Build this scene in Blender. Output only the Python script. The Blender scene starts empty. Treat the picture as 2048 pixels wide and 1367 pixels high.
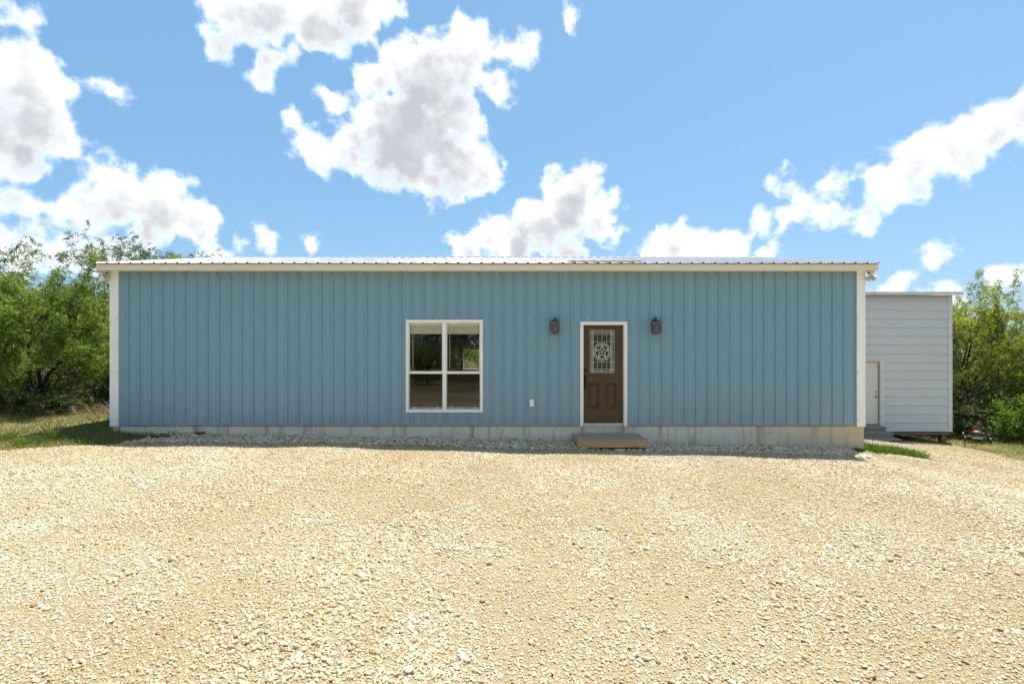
import bpy, bmesh, math, random
import numpy as np
from mathutils import Vector, Matrix, Euler

scene = bpy.context.scene
COL = scene.collection
R = math.radians

# ------------------------------------------------------------------ camera
F = 1037.4                       # focal length in photo pixels (photo 2048 wide)
VX, VY = 1010.0, 690.0           # vanishing point of the depth lines in the photo
CAMY, CAMZ = -10.5, 1.62
cam = bpy.data.cameras.new('camera')
cam.sensor_width = 36.0
cam.lens = 36.0 * F / 2048.0
cam.shift_x = (1024.0 - VX) / 2048.0
cam.shift_y = (VY - 683.5) / 2048.0
cam.clip_start = 0.05
cam.clip_end = 3000.0
cam_o = bpy.data.objects.new('camera', cam)
cam_o.location = (0, CAMY, CAMZ)
cam_o.rotation_euler = (R(90), 0, 0)
COL.objects.link(cam_o)
scene.camera = cam_o

# ------------------------------------------------------------------ light
SUN_DIR = Vector((0.86, 0.90, 3.7)).normalized()      # towards the sun
sun = bpy.data.lights.new('sun', 'SUN')
sun.energy = 4.6
sun.angle = R(0.55)
sun.color = (1.0, 0.955, 0.88)
sun_o = bpy.data.objects.new('sun', sun)
sun_o.rotation_euler = SUN_DIR.to_track_quat('Z', 'Y').to_euler()
sun_o.location = (8, 8, 30)
COL.objects.link(sun_o)

scene.view_settings.view_transform = 'Standard'
scene.view_settings.look = 'None'
scene.view_settings.gamma = 1.0
scene.view_settings.use_curve_mapping = False
scene.view_settings.exposure = 1.12

scene.render.engine = 'CYCLES'
cy = scene.cycles
cy.use_denoising = True
cy.denoiser = 'OPENIMAGEDENOISE'
cy.denoising_input_passes = 'RGB_ALBEDO_NORMAL'
cy.max_bounces = 6
cy.diffuse_bounces = 3
cy.glossy_bounces = 4
cy.transparent_max_bounces = 12
cy.caustics_reflective = False
cy.caustics_refractive = False
cy.use_adaptive_sampling = True
cy.adaptive_threshold = 0.01


# ------------------------------------------------------------------ sky with clouds
def sky_world():
    w = bpy.data.worlds.new('World')
    scene.world = w
    w.use_nodes = True
    nt = w.node_tree
    w.cycles.sampling_method = 'MANUAL'
    w.cycles.sample_map_resolution = 512
    nt.nodes.clear()
    # blobs: photo pixel centre and radius -> direction on the sky sphere
    blobs = [
        (470, 10, 62), (555, 25, 66), (640, 55, 66), (590, 100, 26), (705, 12, 66), (762, 10, 36), (655, 90, 34),
        (430, 92, 26), (532, 118, 20), (527, 160, 11), (505, 40, 50),
        (930, 120, 62), (975, 96, 34), (850, 165, 88), (762, 170, 46), (800, 270, 92), (700, 300, 44), (636, 300, 36),
        (900, 325, 66), (962, 345, 36), (862, 362, 36), (770, 325, 50), (985, 160, 30), (655, 190, 20), (585, 238, 13),
        (1058, 92, 19), (1012, 325, 9), (905, 240, 62), (1145, 22, 9),
        (45, 160, 72), (66, 250, 78), (15, 300, 66), (110, 285, 36), (2, 402, 34), (20, 120, 40), (-60, 240, 120),
        (215, 366, 38), (165, 420, 42), (250, 405, 62), (330, 420, 58), (390, 440, 46), (290, 452, 40), (180, 440, 36),
        (60, 500, 50), (150, 502, 42), (212, 498, 34), (430, 514, 26), (-30, 495, 48), (226, 180, 12), (20, 25, 20),
        (1152, 368, 38), (1140, 415, 56), (1080, 462, 52), (1195, 440, 40), (990, 480, 40), (935, 502, 34), (960, 470, 24),
        (1040, 495, 40), (1150, 508, 28), (1222, 462, 20),
        (1345, 492, 42), (1400, 505, 34), (1462, 496, 28), (1300, 512, 28), (1530, 512, 24),
        (1995, 262, 50), (1900, 302, 50), (1832, 342, 50), (1772, 372, 42), (1945, 285, 48), (2048, 235, 52),
        (1740, 350, 24), (1760, 395, 22), (2110, 210, 60),
        (1600, 425, 28), (1680, 440, 24), (1515, 452, 24), (1722, 440, 18), (1566, 375, 19), (1680, 370, 22), (1640, 440, 26), (1560, 445, 22),
        (1800, 572, 28), (1760, 585, 26), (1850, 585, 16), (2038, 556, 32), (1868, 516, 12), (1900, 600, 20),
        (535, 476, 8), (484, 484, 7), (628, 499, 7),
    ]
    g = bpy.data.node_groups.new('cloud_field', 'ShaderNodeTree')
    g.interface.new_socket('Vector', in_out='INPUT', socket_type='NodeSocketVector')
    g.interface.new_socket('Field', in_out='OUTPUT', socket_type='NodeSocketFloat')
    n, l = g.nodes, g.links
    gi = n.new('NodeGroupInput'); go = n.new('NodeGroupOutput')

    def math_(op, a, b=None, c=None):
        m = n.new('ShaderNodeMath'); m.operation = op
        for i, v in enumerate((a, b, c)):
            if v is None: continue
            if isinstance(v, (int, float)): m.inputs[i].default_value = v
            else: l.new(v, m.inputs[i])
        return m.outputs[0]
    # domain warp
    nw = n.new('ShaderNodeTexNoise'); nw.inputs['Scale'].default_value = 9.0
    nw.inputs['Detail'].default_value = 3.0
    l.new(gi.outputs[0], nw.inputs['Vector'])
    sub = n.new('ShaderNodeVectorMath'); sub.operation = 'SUBTRACT'
    l.new(nw.outputs['Color'], sub.inputs[0]); sub.inputs[1].default_value = (.5, .5, .5)
    sca = n.new('ShaderNodeVectorMath'); sca.operation = 'SCALE'; sca.inputs['Scale'].default_value = 0.034
    l.new(sub.outputs[0], sca.inputs[0])
    wv = n.new('ShaderNodeVectorMath'); wv.operation = 'ADD'
    l.new(gi.outputs[0], wv.inputs[0]); l.new(sca.outputs[0], wv.inputs[1])
    cur = None
    for (px, py, r) in blobs:
        d = Vector(((px - VX) / F, 1.0, (VY - py) / F))
        ln = d.length
        r = r - 6.0 if r < 30 else r - 3.0
        ra = r / F / ln ** 1.6
        d.normalize()
        ds = n.new('ShaderNodeVectorMath'); ds.operation = 'DISTANCE'
        l.new(wv.outputs[0], ds.inputs[0]); ds.inputs[1].default_value = d
        s = math_('SUBTRACT', ra, ds.outputs['Value'])
        if cur is None: cur = s
        else: cur = math_('SMOOTH_MAX', cur, s, 0.012)
    # the sky outside the view carries the same scattered cumulus
    gn = n.new('ShaderNodeTexNoise'); gn.inputs['Scale'].default_value = 3.1; gn.inputs['Detail'].default_value = 2.0
    l.new(gi.outputs[0], gn.inputs['Vector'])
    gen = math_('MULTIPLY', math_('SUBTRACT', gn.outputs['Fac'], 0.56), 0.55)
    fc = n.new('ShaderNodeVectorMath'); fc.operation = 'DISTANCE'
    l.new(gi.outputs[0], fc.inputs[0])
    fc.inputs[1].default_value = Vector((0.0, 1.0, 0.33)).normalized()
    out = math_('MULTIPLY', math_('SUBTRACT', fc.outputs['Value'], 0.98), 3.0)
    gen = math_('MINIMUM', gen, out)
    cur = math_('MAXIMUM', cur, gen)
    # billows
    n1 = n.new('ShaderNodeTexNoise'); n1.inputs['Scale'].default_value = 23.0
    n1.inputs['Detail'].default_value = 9.0; n1.inputs['Roughness'].default_value = 0.55
    l.new(wv.outputs[0], n1.inputs['Vector'])
    f = math_('ADD', cur, math_('MULTIPLY', math_('SUBTRACT', n1.outputs['Fac'], 0.43), 0.115))
    l.new(f, go.inputs[0])

    n, l = nt.nodes, nt.links
    tc = n.new('ShaderNodeTexCoord')
    nrm = n.new('ShaderNodeVectorMath'); nrm.operation = 'NORMALIZE'
    l.new(tc.outputs['Generated'], nrm.inputs[0])
    c1 = n.new('ShaderNodeGroup'); c1.node_tree = g
    l.new(nrm.outputs[0], c1.inputs[0])
    off = n.new('ShaderNodeVectorMath'); off.operation = 'ADD'
    l.new(nrm.outputs[0], off.inputs[0]); off.inputs[1].default_value = (0.012, 0.0, 0.046)
    c2 = n.new('ShaderNodeGroup'); c2.node_tree = g
    l.new(off.outputs[0], c2.inputs[0])

    def mr(v, a, b, c, d, smooth=True):
        m = n.new('ShaderNodeMapRange')
        m.interpolation_type = 'SMOOTHSTEP' if smooth else 'LINEAR'
        m.inputs['From Min'].default_value = a; m.inputs['From Max'].default_value = b
        m.inputs['To Min'].default_value = c; m.inputs['To Max'].default_value = d
        l.new(v, m.inputs['Value'])
        return m.outputs[0]
    alpha = mr(c1.outputs[0], -0.012, 0.026, 0.0, 1.0)
    shade_up = mr(c2.outputs[0], -0.055, 0.062, 0.0, 1.0)     # how much cloud lies sunward
    thick = mr(c1.outputs[0], -0.004, 0.046, 0.0, 1.0)
    mul = n.new('ShaderNodeMath'); mul.operation = 'MULTIPLY'
    l.new(shade_up, mul.inputs[0]); l.new(thick, mul.inputs[1])
    fn = n.new('ShaderNodeTexNoise'); fn.inputs['Scale'].default_value = 24.0
    fn.inputs['Detail'].default_value = 6.0; fn.inputs['Roughness'].default_value = 0.6
    l.new(nrm.outputs[0], fn.inputs['Vector'])
    fm = n.new('ShaderNodeMath'); fm.operation = 'MULTIPLY_ADD'
    fm.inputs[1].default_value = 1.0; fm.inputs[2].default_value = -0.46
    l.new(fn.outputs['Fac'], fm.inputs[0])
    fm2 = n.new('ShaderNodeMath'); fm2.operation = 'MULTIPLY'; l.new(fm.outputs[0], fm2.inputs[0]); l.new(thick, fm2.inputs[1])
    fm3 = n.new('ShaderNodeMath'); fm3.operation = 'ADD'; fm3.use_clamp = True
    l.new(mul.outputs[0], fm3.inputs[0]); l.new(fm2.outputs[0], fm3.inputs[1])
    cr = n.new('ShaderNodeValToRGB')
    cr.color_ramp.elements[0].position = 0.0; cr.color_ramp.elements[0].color = (0.88, 0.89, 0.91, 1)
    cr.color_ramp.elements[1].position = 1.0; cr.color_ramp.elements[1].color = (0.29, 0.302, 0.325, 1)
    e = cr.color_ramp.elements.new(0.22); e.color = (0.50, 0.51, 0.525, 1)
    e = cr.color_ramp.elements.new(0.60); e.color = (0.375, 0.385, 0.405, 1)
    l.new(fm3.outputs[0], cr.inputs[0])

    sky = n.new('ShaderNodeTexSky')
    sky.sky_type = 'NISHITA'
    sky.sun_disc = False
    sky.sun_elevation = math.asin(SUN_DIR.z)
    sky.sun_rotation = math.atan2(SUN_DIR.x, SUN_DIR.y)
    sky.air_density = 1.0
    sky.dust_density = 1.2
    sky.ozone_density = 1.2
    b1 = n.new('ShaderNodeBackground'); b1.inputs['Strength'].default_value = 0.076
    # the clear air between the clouds is an even, deep blue down to the trees
    sm = n.new('ShaderNodeMix'); sm.data_type = 'RGBA'; sm.inputs[0].default_value = 0.56
    l.new(sky.outputs[0], sm.inputs[6]); sm.inputs[7].default_value = (1.28, 3.30, 5.55, 1)
    l.new(sm.outputs[2], b1.inputs['Color'])
    b2 = n.new('ShaderNodeBackground'); b2.inputs['Strength'].default_value = 0.95
    l.new(cr.outputs[0], b2.inputs['Color'])
    mx = n.new('ShaderNodeMixShader')
    l.new(alpha, mx.inputs[0]); l.new(b1.outputs[0], mx.inputs[1]); l.new(b2.outputs[0], mx.inputs[2])
    ow = n.new('ShaderNodeOutputWorld')
    l.new(mx.outputs[0], ow.inputs['Surface'])


sky_world()


# ------------------------------------------------------------------ materials
def new_mat(name):
    m = bpy.data.materials.new(name)
    m.use_nodes = True
    m.node_tree.nodes.clear()
    return m, m.node_tree.nodes, m.node_tree.links


def out_(n, l, shader):
    o = n.new('ShaderNodeOutputMaterial')
    l.new(shader, o.inputs['Surface'])


def ramp(n, l, fac, stops):
    r = n.new('ShaderNodeValToRGB')
    els = r.color_ramp.elements
    els[0].position, els[0].color = stops[0][0], (*stops[0][1], 1)
    els[1].position, els[1].color = stops[-1][0], (*stops[-1][1], 1)
    for p, c in stops[1:-1]:
        e = els.new(p); e.color = (*c, 1)
    l.new(fac, r.inputs[0])
    return r.outputs[0]


def noise(n, l, scale, detail=4, rough=0.55, vec=None, stretch=None, coord='Object'):
    t = n.new('ShaderNodeTexNoise')
    t.inputs['Scale'].default_value = scale
    t.inputs['Detail'].default_value = detail
    t.inputs['Roughness'].default_value = rough
    if vec is None:
        tc = n.new('ShaderNodeTexCoord'); vec = tc.outputs[coord]
    if stretch:
        mp = n.new('ShaderNodeMapping'); mp.inputs['Scale'].default_value = stretch
        l.new(vec, mp.inputs[0]); vec = mp.outputs[0]
    l.new(vec, t.inputs['Vector'])
    return t.outputs['Fac']


def mixc(n, l, fac, a, b, mode='MIX'):
    m = n.new('ShaderNodeMix'); m.data_type = 'RGBA'; m.blend_type = mode
    for i, v in ((0, fac), (6, a), (7, b)):
        if isinstance(v, (int, float)): m.inputs[i].default_value = v
        elif isinstance(v, tuple): m.inputs[i].default_value = (*v, 1)
        else: l.new(v, m.inputs[i])
    return m.outputs[2]


def simple(name, color, rough=0.5, metal=0.0, var=0.12, scale=6.0, bump=0.0, bscale=60.0, spec=0.5, stretch=None, world=False):
    m, n, l = new_mat(name)
    p = n.new('ShaderNodeBsdfPrincipled')
    p.inputs['Roughness'].default_value = rough
    p.inputs['Metallic'].default_value = metal
    p.inputs['Specular IOR Level'].default_value = spec
    vec = None
    if world:
        ge = n.new('ShaderNodeNewGeometry'); vec = ge.outputs['Position']
    f = noise(n, l, scale, 5, 0.6, vec=vec, stretch=stretch)
    lo = tuple(c * (1 - var) for c in color); hi = tuple(min(1, c * (1 + var)) for c in color)
    c = ramp(n, l, f, [(0.3, lo), (0.7, hi)])
    l.new(c, p.inputs['Base Color'])
    if bump:
        b = n.new('ShaderNodeBump'); b.inputs['Strength'].default_value = bump; b.inputs['Distance'].default_value = 0.01
        l.new(noise(n, l, bscale, 4, 0.6, vec=vec), b.inputs['Height'])
        l.new(b.outputs[0], p.inputs['Normal'])
    out_(n, l, p.outputs[0])
    return m


M = {}


def build_materials():
    # painted ribbed steel, slightly chalky, faint streaks
    m, n, l = new_mat('blue_steel_paint')
    p = n.new('ShaderNodeBsdfPrincipled')
    ge = n.new('ShaderNodeNewGeometry')
    f1 = noise(n, l, 1.0, 5, 0.6, vec=ge.outputs['Position'], stretch=(5.0, 5.0, 0.35))
    f2 = noise(n, l, 0.7, 3, 0.5, vec=ge.outputs['Position'])
    c = ramp(n, l, f1, [(0.3, (0.184, 0.340, 0.445)), (0.7, (0.205, 0.373, 0.482))])
    c = mixc(n, l, f2, c, (0.208, 0.370, 0.464))
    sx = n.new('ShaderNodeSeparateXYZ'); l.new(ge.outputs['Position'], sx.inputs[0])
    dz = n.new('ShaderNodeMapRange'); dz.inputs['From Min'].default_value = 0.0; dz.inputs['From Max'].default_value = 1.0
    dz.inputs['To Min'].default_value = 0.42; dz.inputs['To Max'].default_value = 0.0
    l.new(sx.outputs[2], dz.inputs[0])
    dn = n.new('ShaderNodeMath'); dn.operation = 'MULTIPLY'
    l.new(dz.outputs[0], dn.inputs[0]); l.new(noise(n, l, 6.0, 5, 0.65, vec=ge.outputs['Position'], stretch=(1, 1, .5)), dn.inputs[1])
    c = mixc(n, l, dn.outputs[0], c, (0.40, 0.375, 0.33))          # gravel's reflection in the paint, put into the colour near the base
    l.new(c, p.inputs['Base Color'])
    p.inputs['Roughness'].default_value = 0.40
    p.inputs['Specular IOR Level'].default_value = 0.45
    bp = n.new('ShaderNodeBump'); bp.inputs['Strength'].default_value = 0.25; bp.inputs['Distance'].default_value = 0.03
    l.new(noise(n, l, 2.2, 2, 0.5, vec=ge.outputs['Position'], stretch=(1, 1, .6)), bp.inputs['Height'])
    l.new(bp.outputs[0], p.inputs['Normal'])
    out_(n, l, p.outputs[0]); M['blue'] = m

    # galvalume roof
    m, n, l = new_mat('galvalume')
    p = n.new('ShaderNodeBsdfPrincipled')
    p.inputs['Metallic'].default_value = 0.85
    f = noise(n, l, 3.0, 5, 0.6, stretch=(6, 0.6, 1))
    l.new(ramp(n, l, f, [(0.3, (0.42, 0.43, 0.45)), (0.7, (0.56, 0.57, 0.58))]), p.inputs['Base Color'])
    l.new(ramp(n, l, f, [(0.2, (0.34,) * 3), (0.8, (0.48,) * 3)]), p.inputs['Roughness'])
    out_(n, l, p.outputs[0]); M['galv'] = m

    M['trim'] = simple('offwhite_trim', (0.93, 0.92, 0.89), 0.40, var=0.05, scale=2.0, world=True)
    M['fascia'] = simple('tan_white_fascia', (0.84, 0.74, 0.54), 0.45, var=0.05, scale=2.0, world=True)
    M['white'] = simple('white_vinyl', (0.90, 0.89, 0.86), 0.38, var=0.04, scale=3.0)
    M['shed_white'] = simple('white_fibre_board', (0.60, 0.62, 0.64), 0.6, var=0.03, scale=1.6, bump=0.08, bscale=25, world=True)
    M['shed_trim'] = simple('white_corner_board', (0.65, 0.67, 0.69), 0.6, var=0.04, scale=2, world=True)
    M['shadow_gap'] = simple('painted_shadow_gap', (0.02, 0.022, 0.022), 0.8)  # near-black colour for the shade below the siding edge
    M['bronze'] = simple('weathered_bronze', (0.040, 0.044, 0.046), 0.5, metal=0.3, var=0.4, scale=30, bump=0.3, bscale=120)
    M['pewter'] = simple('weathered_lantern_frame', (0.125, 0.135, 0.140), 0.55, metal=0.2, var=0.35, scale=30)
    M['black_metal'] = simple('black_hardware', (0.012, 0.011, 0.010), 0.35, metal=0.4)
    M['brown_door'] = simple('brown_painted_door', (0.082, 0.040, 0.017), 0.42, var=0.10, scale=3, bump=0.12, bscale=80)
    M['lead'] = simple('brass_caming_white', (0.70, 0.71, 0.66), 0.4, metal=0.0, var=0.08)
    M['alum'] = simple('aluminium_threshold', (0.55, 0.54, 0.52), 0.45, metal=0.5, var=0.1)
    M['steel_knob'] = simple('satin_knob', (0.35, 0.33, 0.29), 0.3, metal=0.9)
    M['cream_blind'] = simple('cream_blind', (0.93, 0.89, 0.72), 0.5, var=0.04)
    M['shed_door'] = simple('cream_door', (0.66, 0.66, 0.62), 0.5, var=0.04)
    M['flood_white'] = simple('aged_white_plastic', (0.55, 0.51, 0.44), 0.5, var=0.1)
    M['lens'] = simple('flood_lens', (0.85, 0.84, 0.80), 0.25, var=0.03)
    M['joist'] = simple('brown_treated_lumber', (0.21, 0.125, 0.065), 0.75, var=0.25, scale=4, stretch=(1, 1, 8), bump=0.2)
    M['grey_wood'] = simple('weathered_deck_wood', (0.25, 0.225, 0.19), 0.8, var=0.25, scale=5, stretch=(1, 8, 8), bump=0.3)
    M['jamb'] = simple('aged_door_jamb', (0.36, 0.325, 0.26), 0.6, var=0.1)
    M['twig'] = simple('dry_twig_bark', (0.30, 0.22, 0.14), 0.9, var=0.2)
    M['red'] = simple('red_plastic', (0.20, 0.02, 0.017), 0.5)
    M['black_plastic'] = simple('black_rubber', (0.015, 0.015, 0.015), 0.6)
    M['grey_metal'] = simple('grey_cast_metal', (0.11, 0.115, 0.115), 0.45, metal=0.6)
    M['rust_bar'] = simple('rusty_painted_tube', (0.22, 0.10, 0.07), 0.6, var=0.35, scale=20)
    M['interior'] = simple('interior_drywall', (0.42, 0.40, 0.36), 0.8, var=0.05)
    M['int_floor'] = simple('interior_floor', (0.16, 0.12, 0.09), 0.5, var=0.2)
    M['screw'] = simple('zinc_screw_head', (0.10, 0.13, 0.15), 0.4, metal=0.5)

    # glass: sees through and mirrors like a sealed double pane
    def glass(name, tint, ior, rough=0.0, haze=0.0):
        m, n, l = new_mat(name)
        tr = n.new('ShaderNodeBsdfTransparent'); tr.inputs[0].default_value = (*tint, 1)
        gl = n.new('ShaderNodeBsdfGlossy'); gl.inputs['Roughness'].default_value = rough
        gl.inputs['Color'].default_value = (0.95, 0.97, 0.95, 1)
        lw = n.new('ShaderNodeLayerWeight'); lw.inputs['Blend'].default_value = 0.5
        pw = n.new('ShaderNodeMath'); pw.operation = 'POWER'; pw.inputs[1].default_value = 4.0
        l.new(lw.outputs['Facing'], pw.inputs[0])
        r0 = ((ior - 1) / (ior + 1)) ** 2
        fr = n.new('ShaderNodeMath'); fr.operation = 'MULTIPLY_ADD'; fr.inputs[1].default_value = 0.9 - r0; fr.inputs[2].default_value = r0
        l.new(pw.outputs[0], fr.inputs[0])
        tc = n.new('ShaderNodeTexCoord')
        bp = n.new('ShaderNodeBump'); bp.inputs['Strength'].default_value = 0.02; bp.inputs['Distance'].default_value = 0.01
        l.new(noise(n, l, 2.0, 1, 0.4), bp.inputs['Height'])
        l.new(bp.outputs[0], gl.inputs['Normal'])
        mx = n.new('ShaderNodeMixShader')
        l.new(fr.outputs[0], mx.inputs[0]); l.new(tr.outputs[0], mx.inputs[1]); l.new(gl.outputs[0], mx.inputs[2])
        s = mx.outputs[0]
        if haze:
            df = n.new('ShaderNodeBsdfDiffuse'); df.inputs[0].default_value = (0.5, 0.52, 0.48, 1)
            m2 = n.new('ShaderNodeMixShader'); m2.inputs[0].default_value = haze
            l.new(s, m2.inputs[1]); l.new(df.outputs[0], m2.inputs[2]); s = m2.outputs[0]
        out_(n, l, s)
        return m
    M['glass'] = glass('window_glass', (0.92, 0.94, 0.90), 2.3)
    M['deco_glass'] = glass('bevelled_door_glass', (0.5, 0.52, 0.48), 2.2, 0.04, 0.06)
    M['bevel_glass'] = glass('frosted_border_glass', (0.55, 0.57, 0.52), 2.2, 0.2, 0.30)
    M['lamp_glass'] = glass('seeded_lantern_glass', (0.6, 0.6, 0.54), 1.8, 0.25, 0.10)
    m, n, l = new_mat('insect_and_dimming_screen')
    tr = n.new('ShaderNodeBsdfTransparent'); df = n.new('ShaderNodeBsdfDiffuse')
    df.inputs[0].default_value = (0.025, 0.022, 0.016, 1)
    mx = n.new('ShaderNodeMixShader'); mx.inputs[0].default_value = 0.42
    l.new(tr.outputs[0], mx.inputs[1]); l.new(df.outputs[0], mx.inputs[2])
    out_(n, l, mx.outputs[0]); M['screen'] = m

    # concrete with form bands and rusty run-down stains
    m, n, l = new_mat('foundation_concrete')
    p = n.new('ShaderNodeBsdfPrincipled'); p.inputs['Roughness'].default_value = 0.85
    ge = n.new('ShaderNodeNewGeometry'); pos = ge.outputs['Position']
    base = ramp(n, l, noise(n, l, 1.7, 6, 0.65, vec=pos, stretch=(1, 1, 2.5)), [(0.3, (0.60, 0.55, 0.455)), (0.7, (0.74, 0.69, 0.575))])
    st = noise(n, l, 1.0, 3, 0.6, vec=pos, stretch=(3.6, 3.6, 0.5))
    stf = ramp(n, l, st, [(0.52, (0, 0, 0)), (0.66, (0.8,) * 3)])
    base = mixc(n, l, stf, base, (0.34, 0.255, 0.15))
    pit = ramp(n, l, noise(n, l, 14, 3, 0.5, vec=pos), [(0.66, (0, 0, 0)), (0.74, (0.6,) * 3)])
    base = mixc(n, l, pit, base, (0.24, 0.225, 0.20))
    sx = n.new('ShaderNodeSeparateXYZ'); l.new(pos, sx.inputs[0])
    mr = n.new('ShaderNodeMapRange'); mr.inputs['From Min'].default_value = 4.6; mr.inputs['From Max'].default_value = 7.2
    l.new(sx.outputs[0], mr.inputs[0])
    mm = n.new('ShaderNodeMath'); mm.operation = 'MULTIPLY'; mm.inputs[1].default_value = 0.75
    l.new(mr.outputs[0], mm.inputs[0])
    base = mixc(n, l, mm.outputs[0], base, (0.58, 0.46, 0.27))      # clay-stained end of the pour
    l.new(base, p.inputs['Base Color'])
    bp = n.new('ShaderNodeBump'); bp.inputs['Strength'].default_value = 0.35; bp.inputs['Distance'].default_value = 0.01
    l.new(noise(n, l, 40, 5, 0.6, vec=pos), bp.inputs['Height']); l.new(bp.outputs[0], p.inputs['Normal'])
    out_(n, l, p.outputs[0]); M['concrete'] = m

    # pine boards of the step
    m, n, l = new_mat('weathered_pine')
    p = n.new('ShaderNodeBsdfPrincipled'); p.inputs['Roughness'].default_value = 0.75
    g1 = noise(n, l, 5.0, 6, 0.65, stretch=(0.7, 9, 9))
    g2 = noise(n, l, 2.2, 3, 0.5)
    c = ramp(n, l, g1, [(0.30, (0.36, 0.215, 0.095)), (0.55, (0.50, 0.325, 0.15)), (0.75, (0.57, 0.39, 0.20))])
    c = mixc(n, l, ramp(n, l, g2, [(0.45, (0, 0, 0)), (0.7, (0.6,) * 3)]), c, (0.28, 0.235, 0.18))
    vo = n.new('ShaderNodeTexVoronoi'); vo.inputs['Scale'].default_value = 3.2
    tc = n.new('ShaderNodeTexCoord'); mp = n.new('ShaderNodeMapping'); mp.inputs['Scale'].default_value = (0.8, 1.6, 3)
    l.new(tc.outputs['Object'], mp.inputs[0]); l.new(mp.outputs[0], vo.inputs['Vector'])
    kn = ramp(n, l, vo.outputs['Distance'], [(0.04, (0.9,) * 3), (0.12, (0, 0, 0))])
    c = mixc(n, l, kn, c, (0.07, 0.035, 0.018))
    l.new(c, p.inputs['Base Color'])
    bp = n.new('ShaderNodeBump'); bp.inputs['Strength'].default_value = 0.3; bp.inputs['Distance'].default_value = 0.006
    l.new(g1, bp.inputs['Height']); l.new(bp.outputs[0], p.inputs['Normal'])
    out_(n, l, p.outputs[0]); M['pine'] = m
    M['pine_top'] = simple('greyed_pine_deck', (0.33, 0.27, 0.195), 0.8, var=0.3, scale=5, stretch=(0.7, 9, 9), bump=0.3)

    # crushed limestone bed under the stones
    m, n, l = new_mat('caliche_bed')
    p = n.new('ShaderNodeBsdfPrincipled'); p.inputs['Roughness'].default_value = 0.95
    p.inputs['Specular IOR Level'].default_value = 0.2
    ge = n.new('ShaderNodeNewGeometry'); pos = ge.outputs['Position']
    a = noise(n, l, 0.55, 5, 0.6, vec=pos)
    c = ramp(n, l, a, [(0.32, (0.34, 0.26, 0.145)), (0.5, (0.38, 0.30, 0.175)), (0.70, (0.41, 0.335, 0.21))])  # toned darker than the stones so the gaps read as shaded
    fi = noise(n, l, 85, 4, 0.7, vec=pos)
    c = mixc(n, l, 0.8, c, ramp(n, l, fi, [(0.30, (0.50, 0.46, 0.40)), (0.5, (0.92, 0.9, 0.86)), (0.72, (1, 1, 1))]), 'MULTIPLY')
    l.new(c, p.inputs['Base Color'])
    vo = n.new('ShaderNodeTexVoronoi'); vo.inputs['Scale'].default_value = 75; l.new(pos, vo.inputs['Vector'])
    ad = n.new('ShaderNodeMath'); ad.operation = 'SUBTRACT'; l.new(fi, ad.inputs[0]); l.new(vo.outputs['Distance'], ad.inputs[1])
    bp = n.new('ShaderNodeBump'); bp.inputs['Strength'].default_value = 1.0; bp.inputs['Distance'].default_value = 0.014
    l.new(ad.outputs[0], bp.inputs['Height']); l.new(bp.outputs[0], p.inputs['Normal'])
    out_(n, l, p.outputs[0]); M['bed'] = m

    # stones, one tint per stone
    m, n, l = new_mat('limestone_chips')
    p = n.new('ShaderNodeBsdfPrincipled'); p.inputs['Roughness'].default_value = 0.9
    p.inputs['Specular IOR Level'].default_value = 0.25
    at = n.new('ShaderNodeAttribute'); at.attribute_type = 'INSTANCER'; at.attribute_name = 'tint'
    c = ramp(n, l, at.outputs['Fac'], [(0.0, (0.22, 0.16, 0.10)), (0.05, (0.36, 0.25, 0.15)), (0.10, (0.48, 0.33, 0.20)),
                                       (0.2, (0.45, 0.355, 0.205)), (0.5, (0.535, 0.45, 0.295)), (0.8, (0.59, 0.525, 0.39)),
                                       (0.95, (0.74, 0.71, 0.64)), (1.0, (0.56, 0.38, 0.25))])
    f = noise(n, l, 60, 3, 0.6)
    c = mixc(n, l, 0.45, c, ramp(n, l, f, [(0.3, (0.72, 0.68, 0.62)), (0.6, (1, 1, 1))]), 'MULTIPLY')
    l.new(c, p.inputs['Base Color'])
    out_(n, l, p.outputs[0]); M['stone'] = m

    # soil under the grass
    m, n, l = new_mat('grass_soil')
    p = n.new('ShaderNodeBsdfPrincipled'); p.inputs['Roughness'].default_value = 0.95
    p.inputs['Specular IOR Level'].default_value = 0.1
    ge = n.new('ShaderNodeNewGeometry'); pos = ge.outputs['Position']
    c = ramp(n, l, noise(n, l, 0.8, 5, 0.65, vec=pos), [(0.3, (0.11, 0.115, 0.035)), (0.5, (0.19, 0.16, 0.07)), (0.7, (0.26, 0.20, 0.11))])
    c = mixc(n, l, 0.6, c, ramp(n, l, noise(n, l, 30, 4, 0.7, vec=pos), [(0.3, (0.5,) * 3), (0.65, (1,) * 3)]), 'MULTIPLY')
    l.new(c, p.inputs['Base Color'])
    bp = n.new('ShaderNodeBump'); bp.inputs['Strength'].default_value = 0.8; bp.inputs['Distance'].default_value = 0.04
    l.new(noise(n, l, 18, 5, 0.7, vec=pos), bp.inputs['Height']); l.new(bp.outputs[0], p.inputs['Normal'])
    out_(n, l, p.outputs[0]); M['soil'] = m

    # foliage, one tint per leaf
    def leafy(name, stops, trans=0.35):
        m, n, l = new_mat(name)
        at = n.new('ShaderNodeAttribute'); at.attribute_name = 'tint'
        c = ramp(n, l, at.outputs['Fac'], stops)
        df = n.new('ShaderNodeBsdfPrincipled'); df.inputs['Roughness'].default_value = 0.6
        df.inputs['Specular IOR Level'].default_value = 0.25
        l.new(c, df.inputs['Base Color'])
        tl = n.new('ShaderNodeBsdfTranslucent')
        hs = n.new('ShaderNodeHueSaturation'); hs.inputs['Value'].default_value = 1.35; hs.inputs['Saturation'].default_value = 1.1
        l.new(c, hs.inputs['Color']); l.new(hs.outputs[0], tl.inputs[0])
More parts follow.
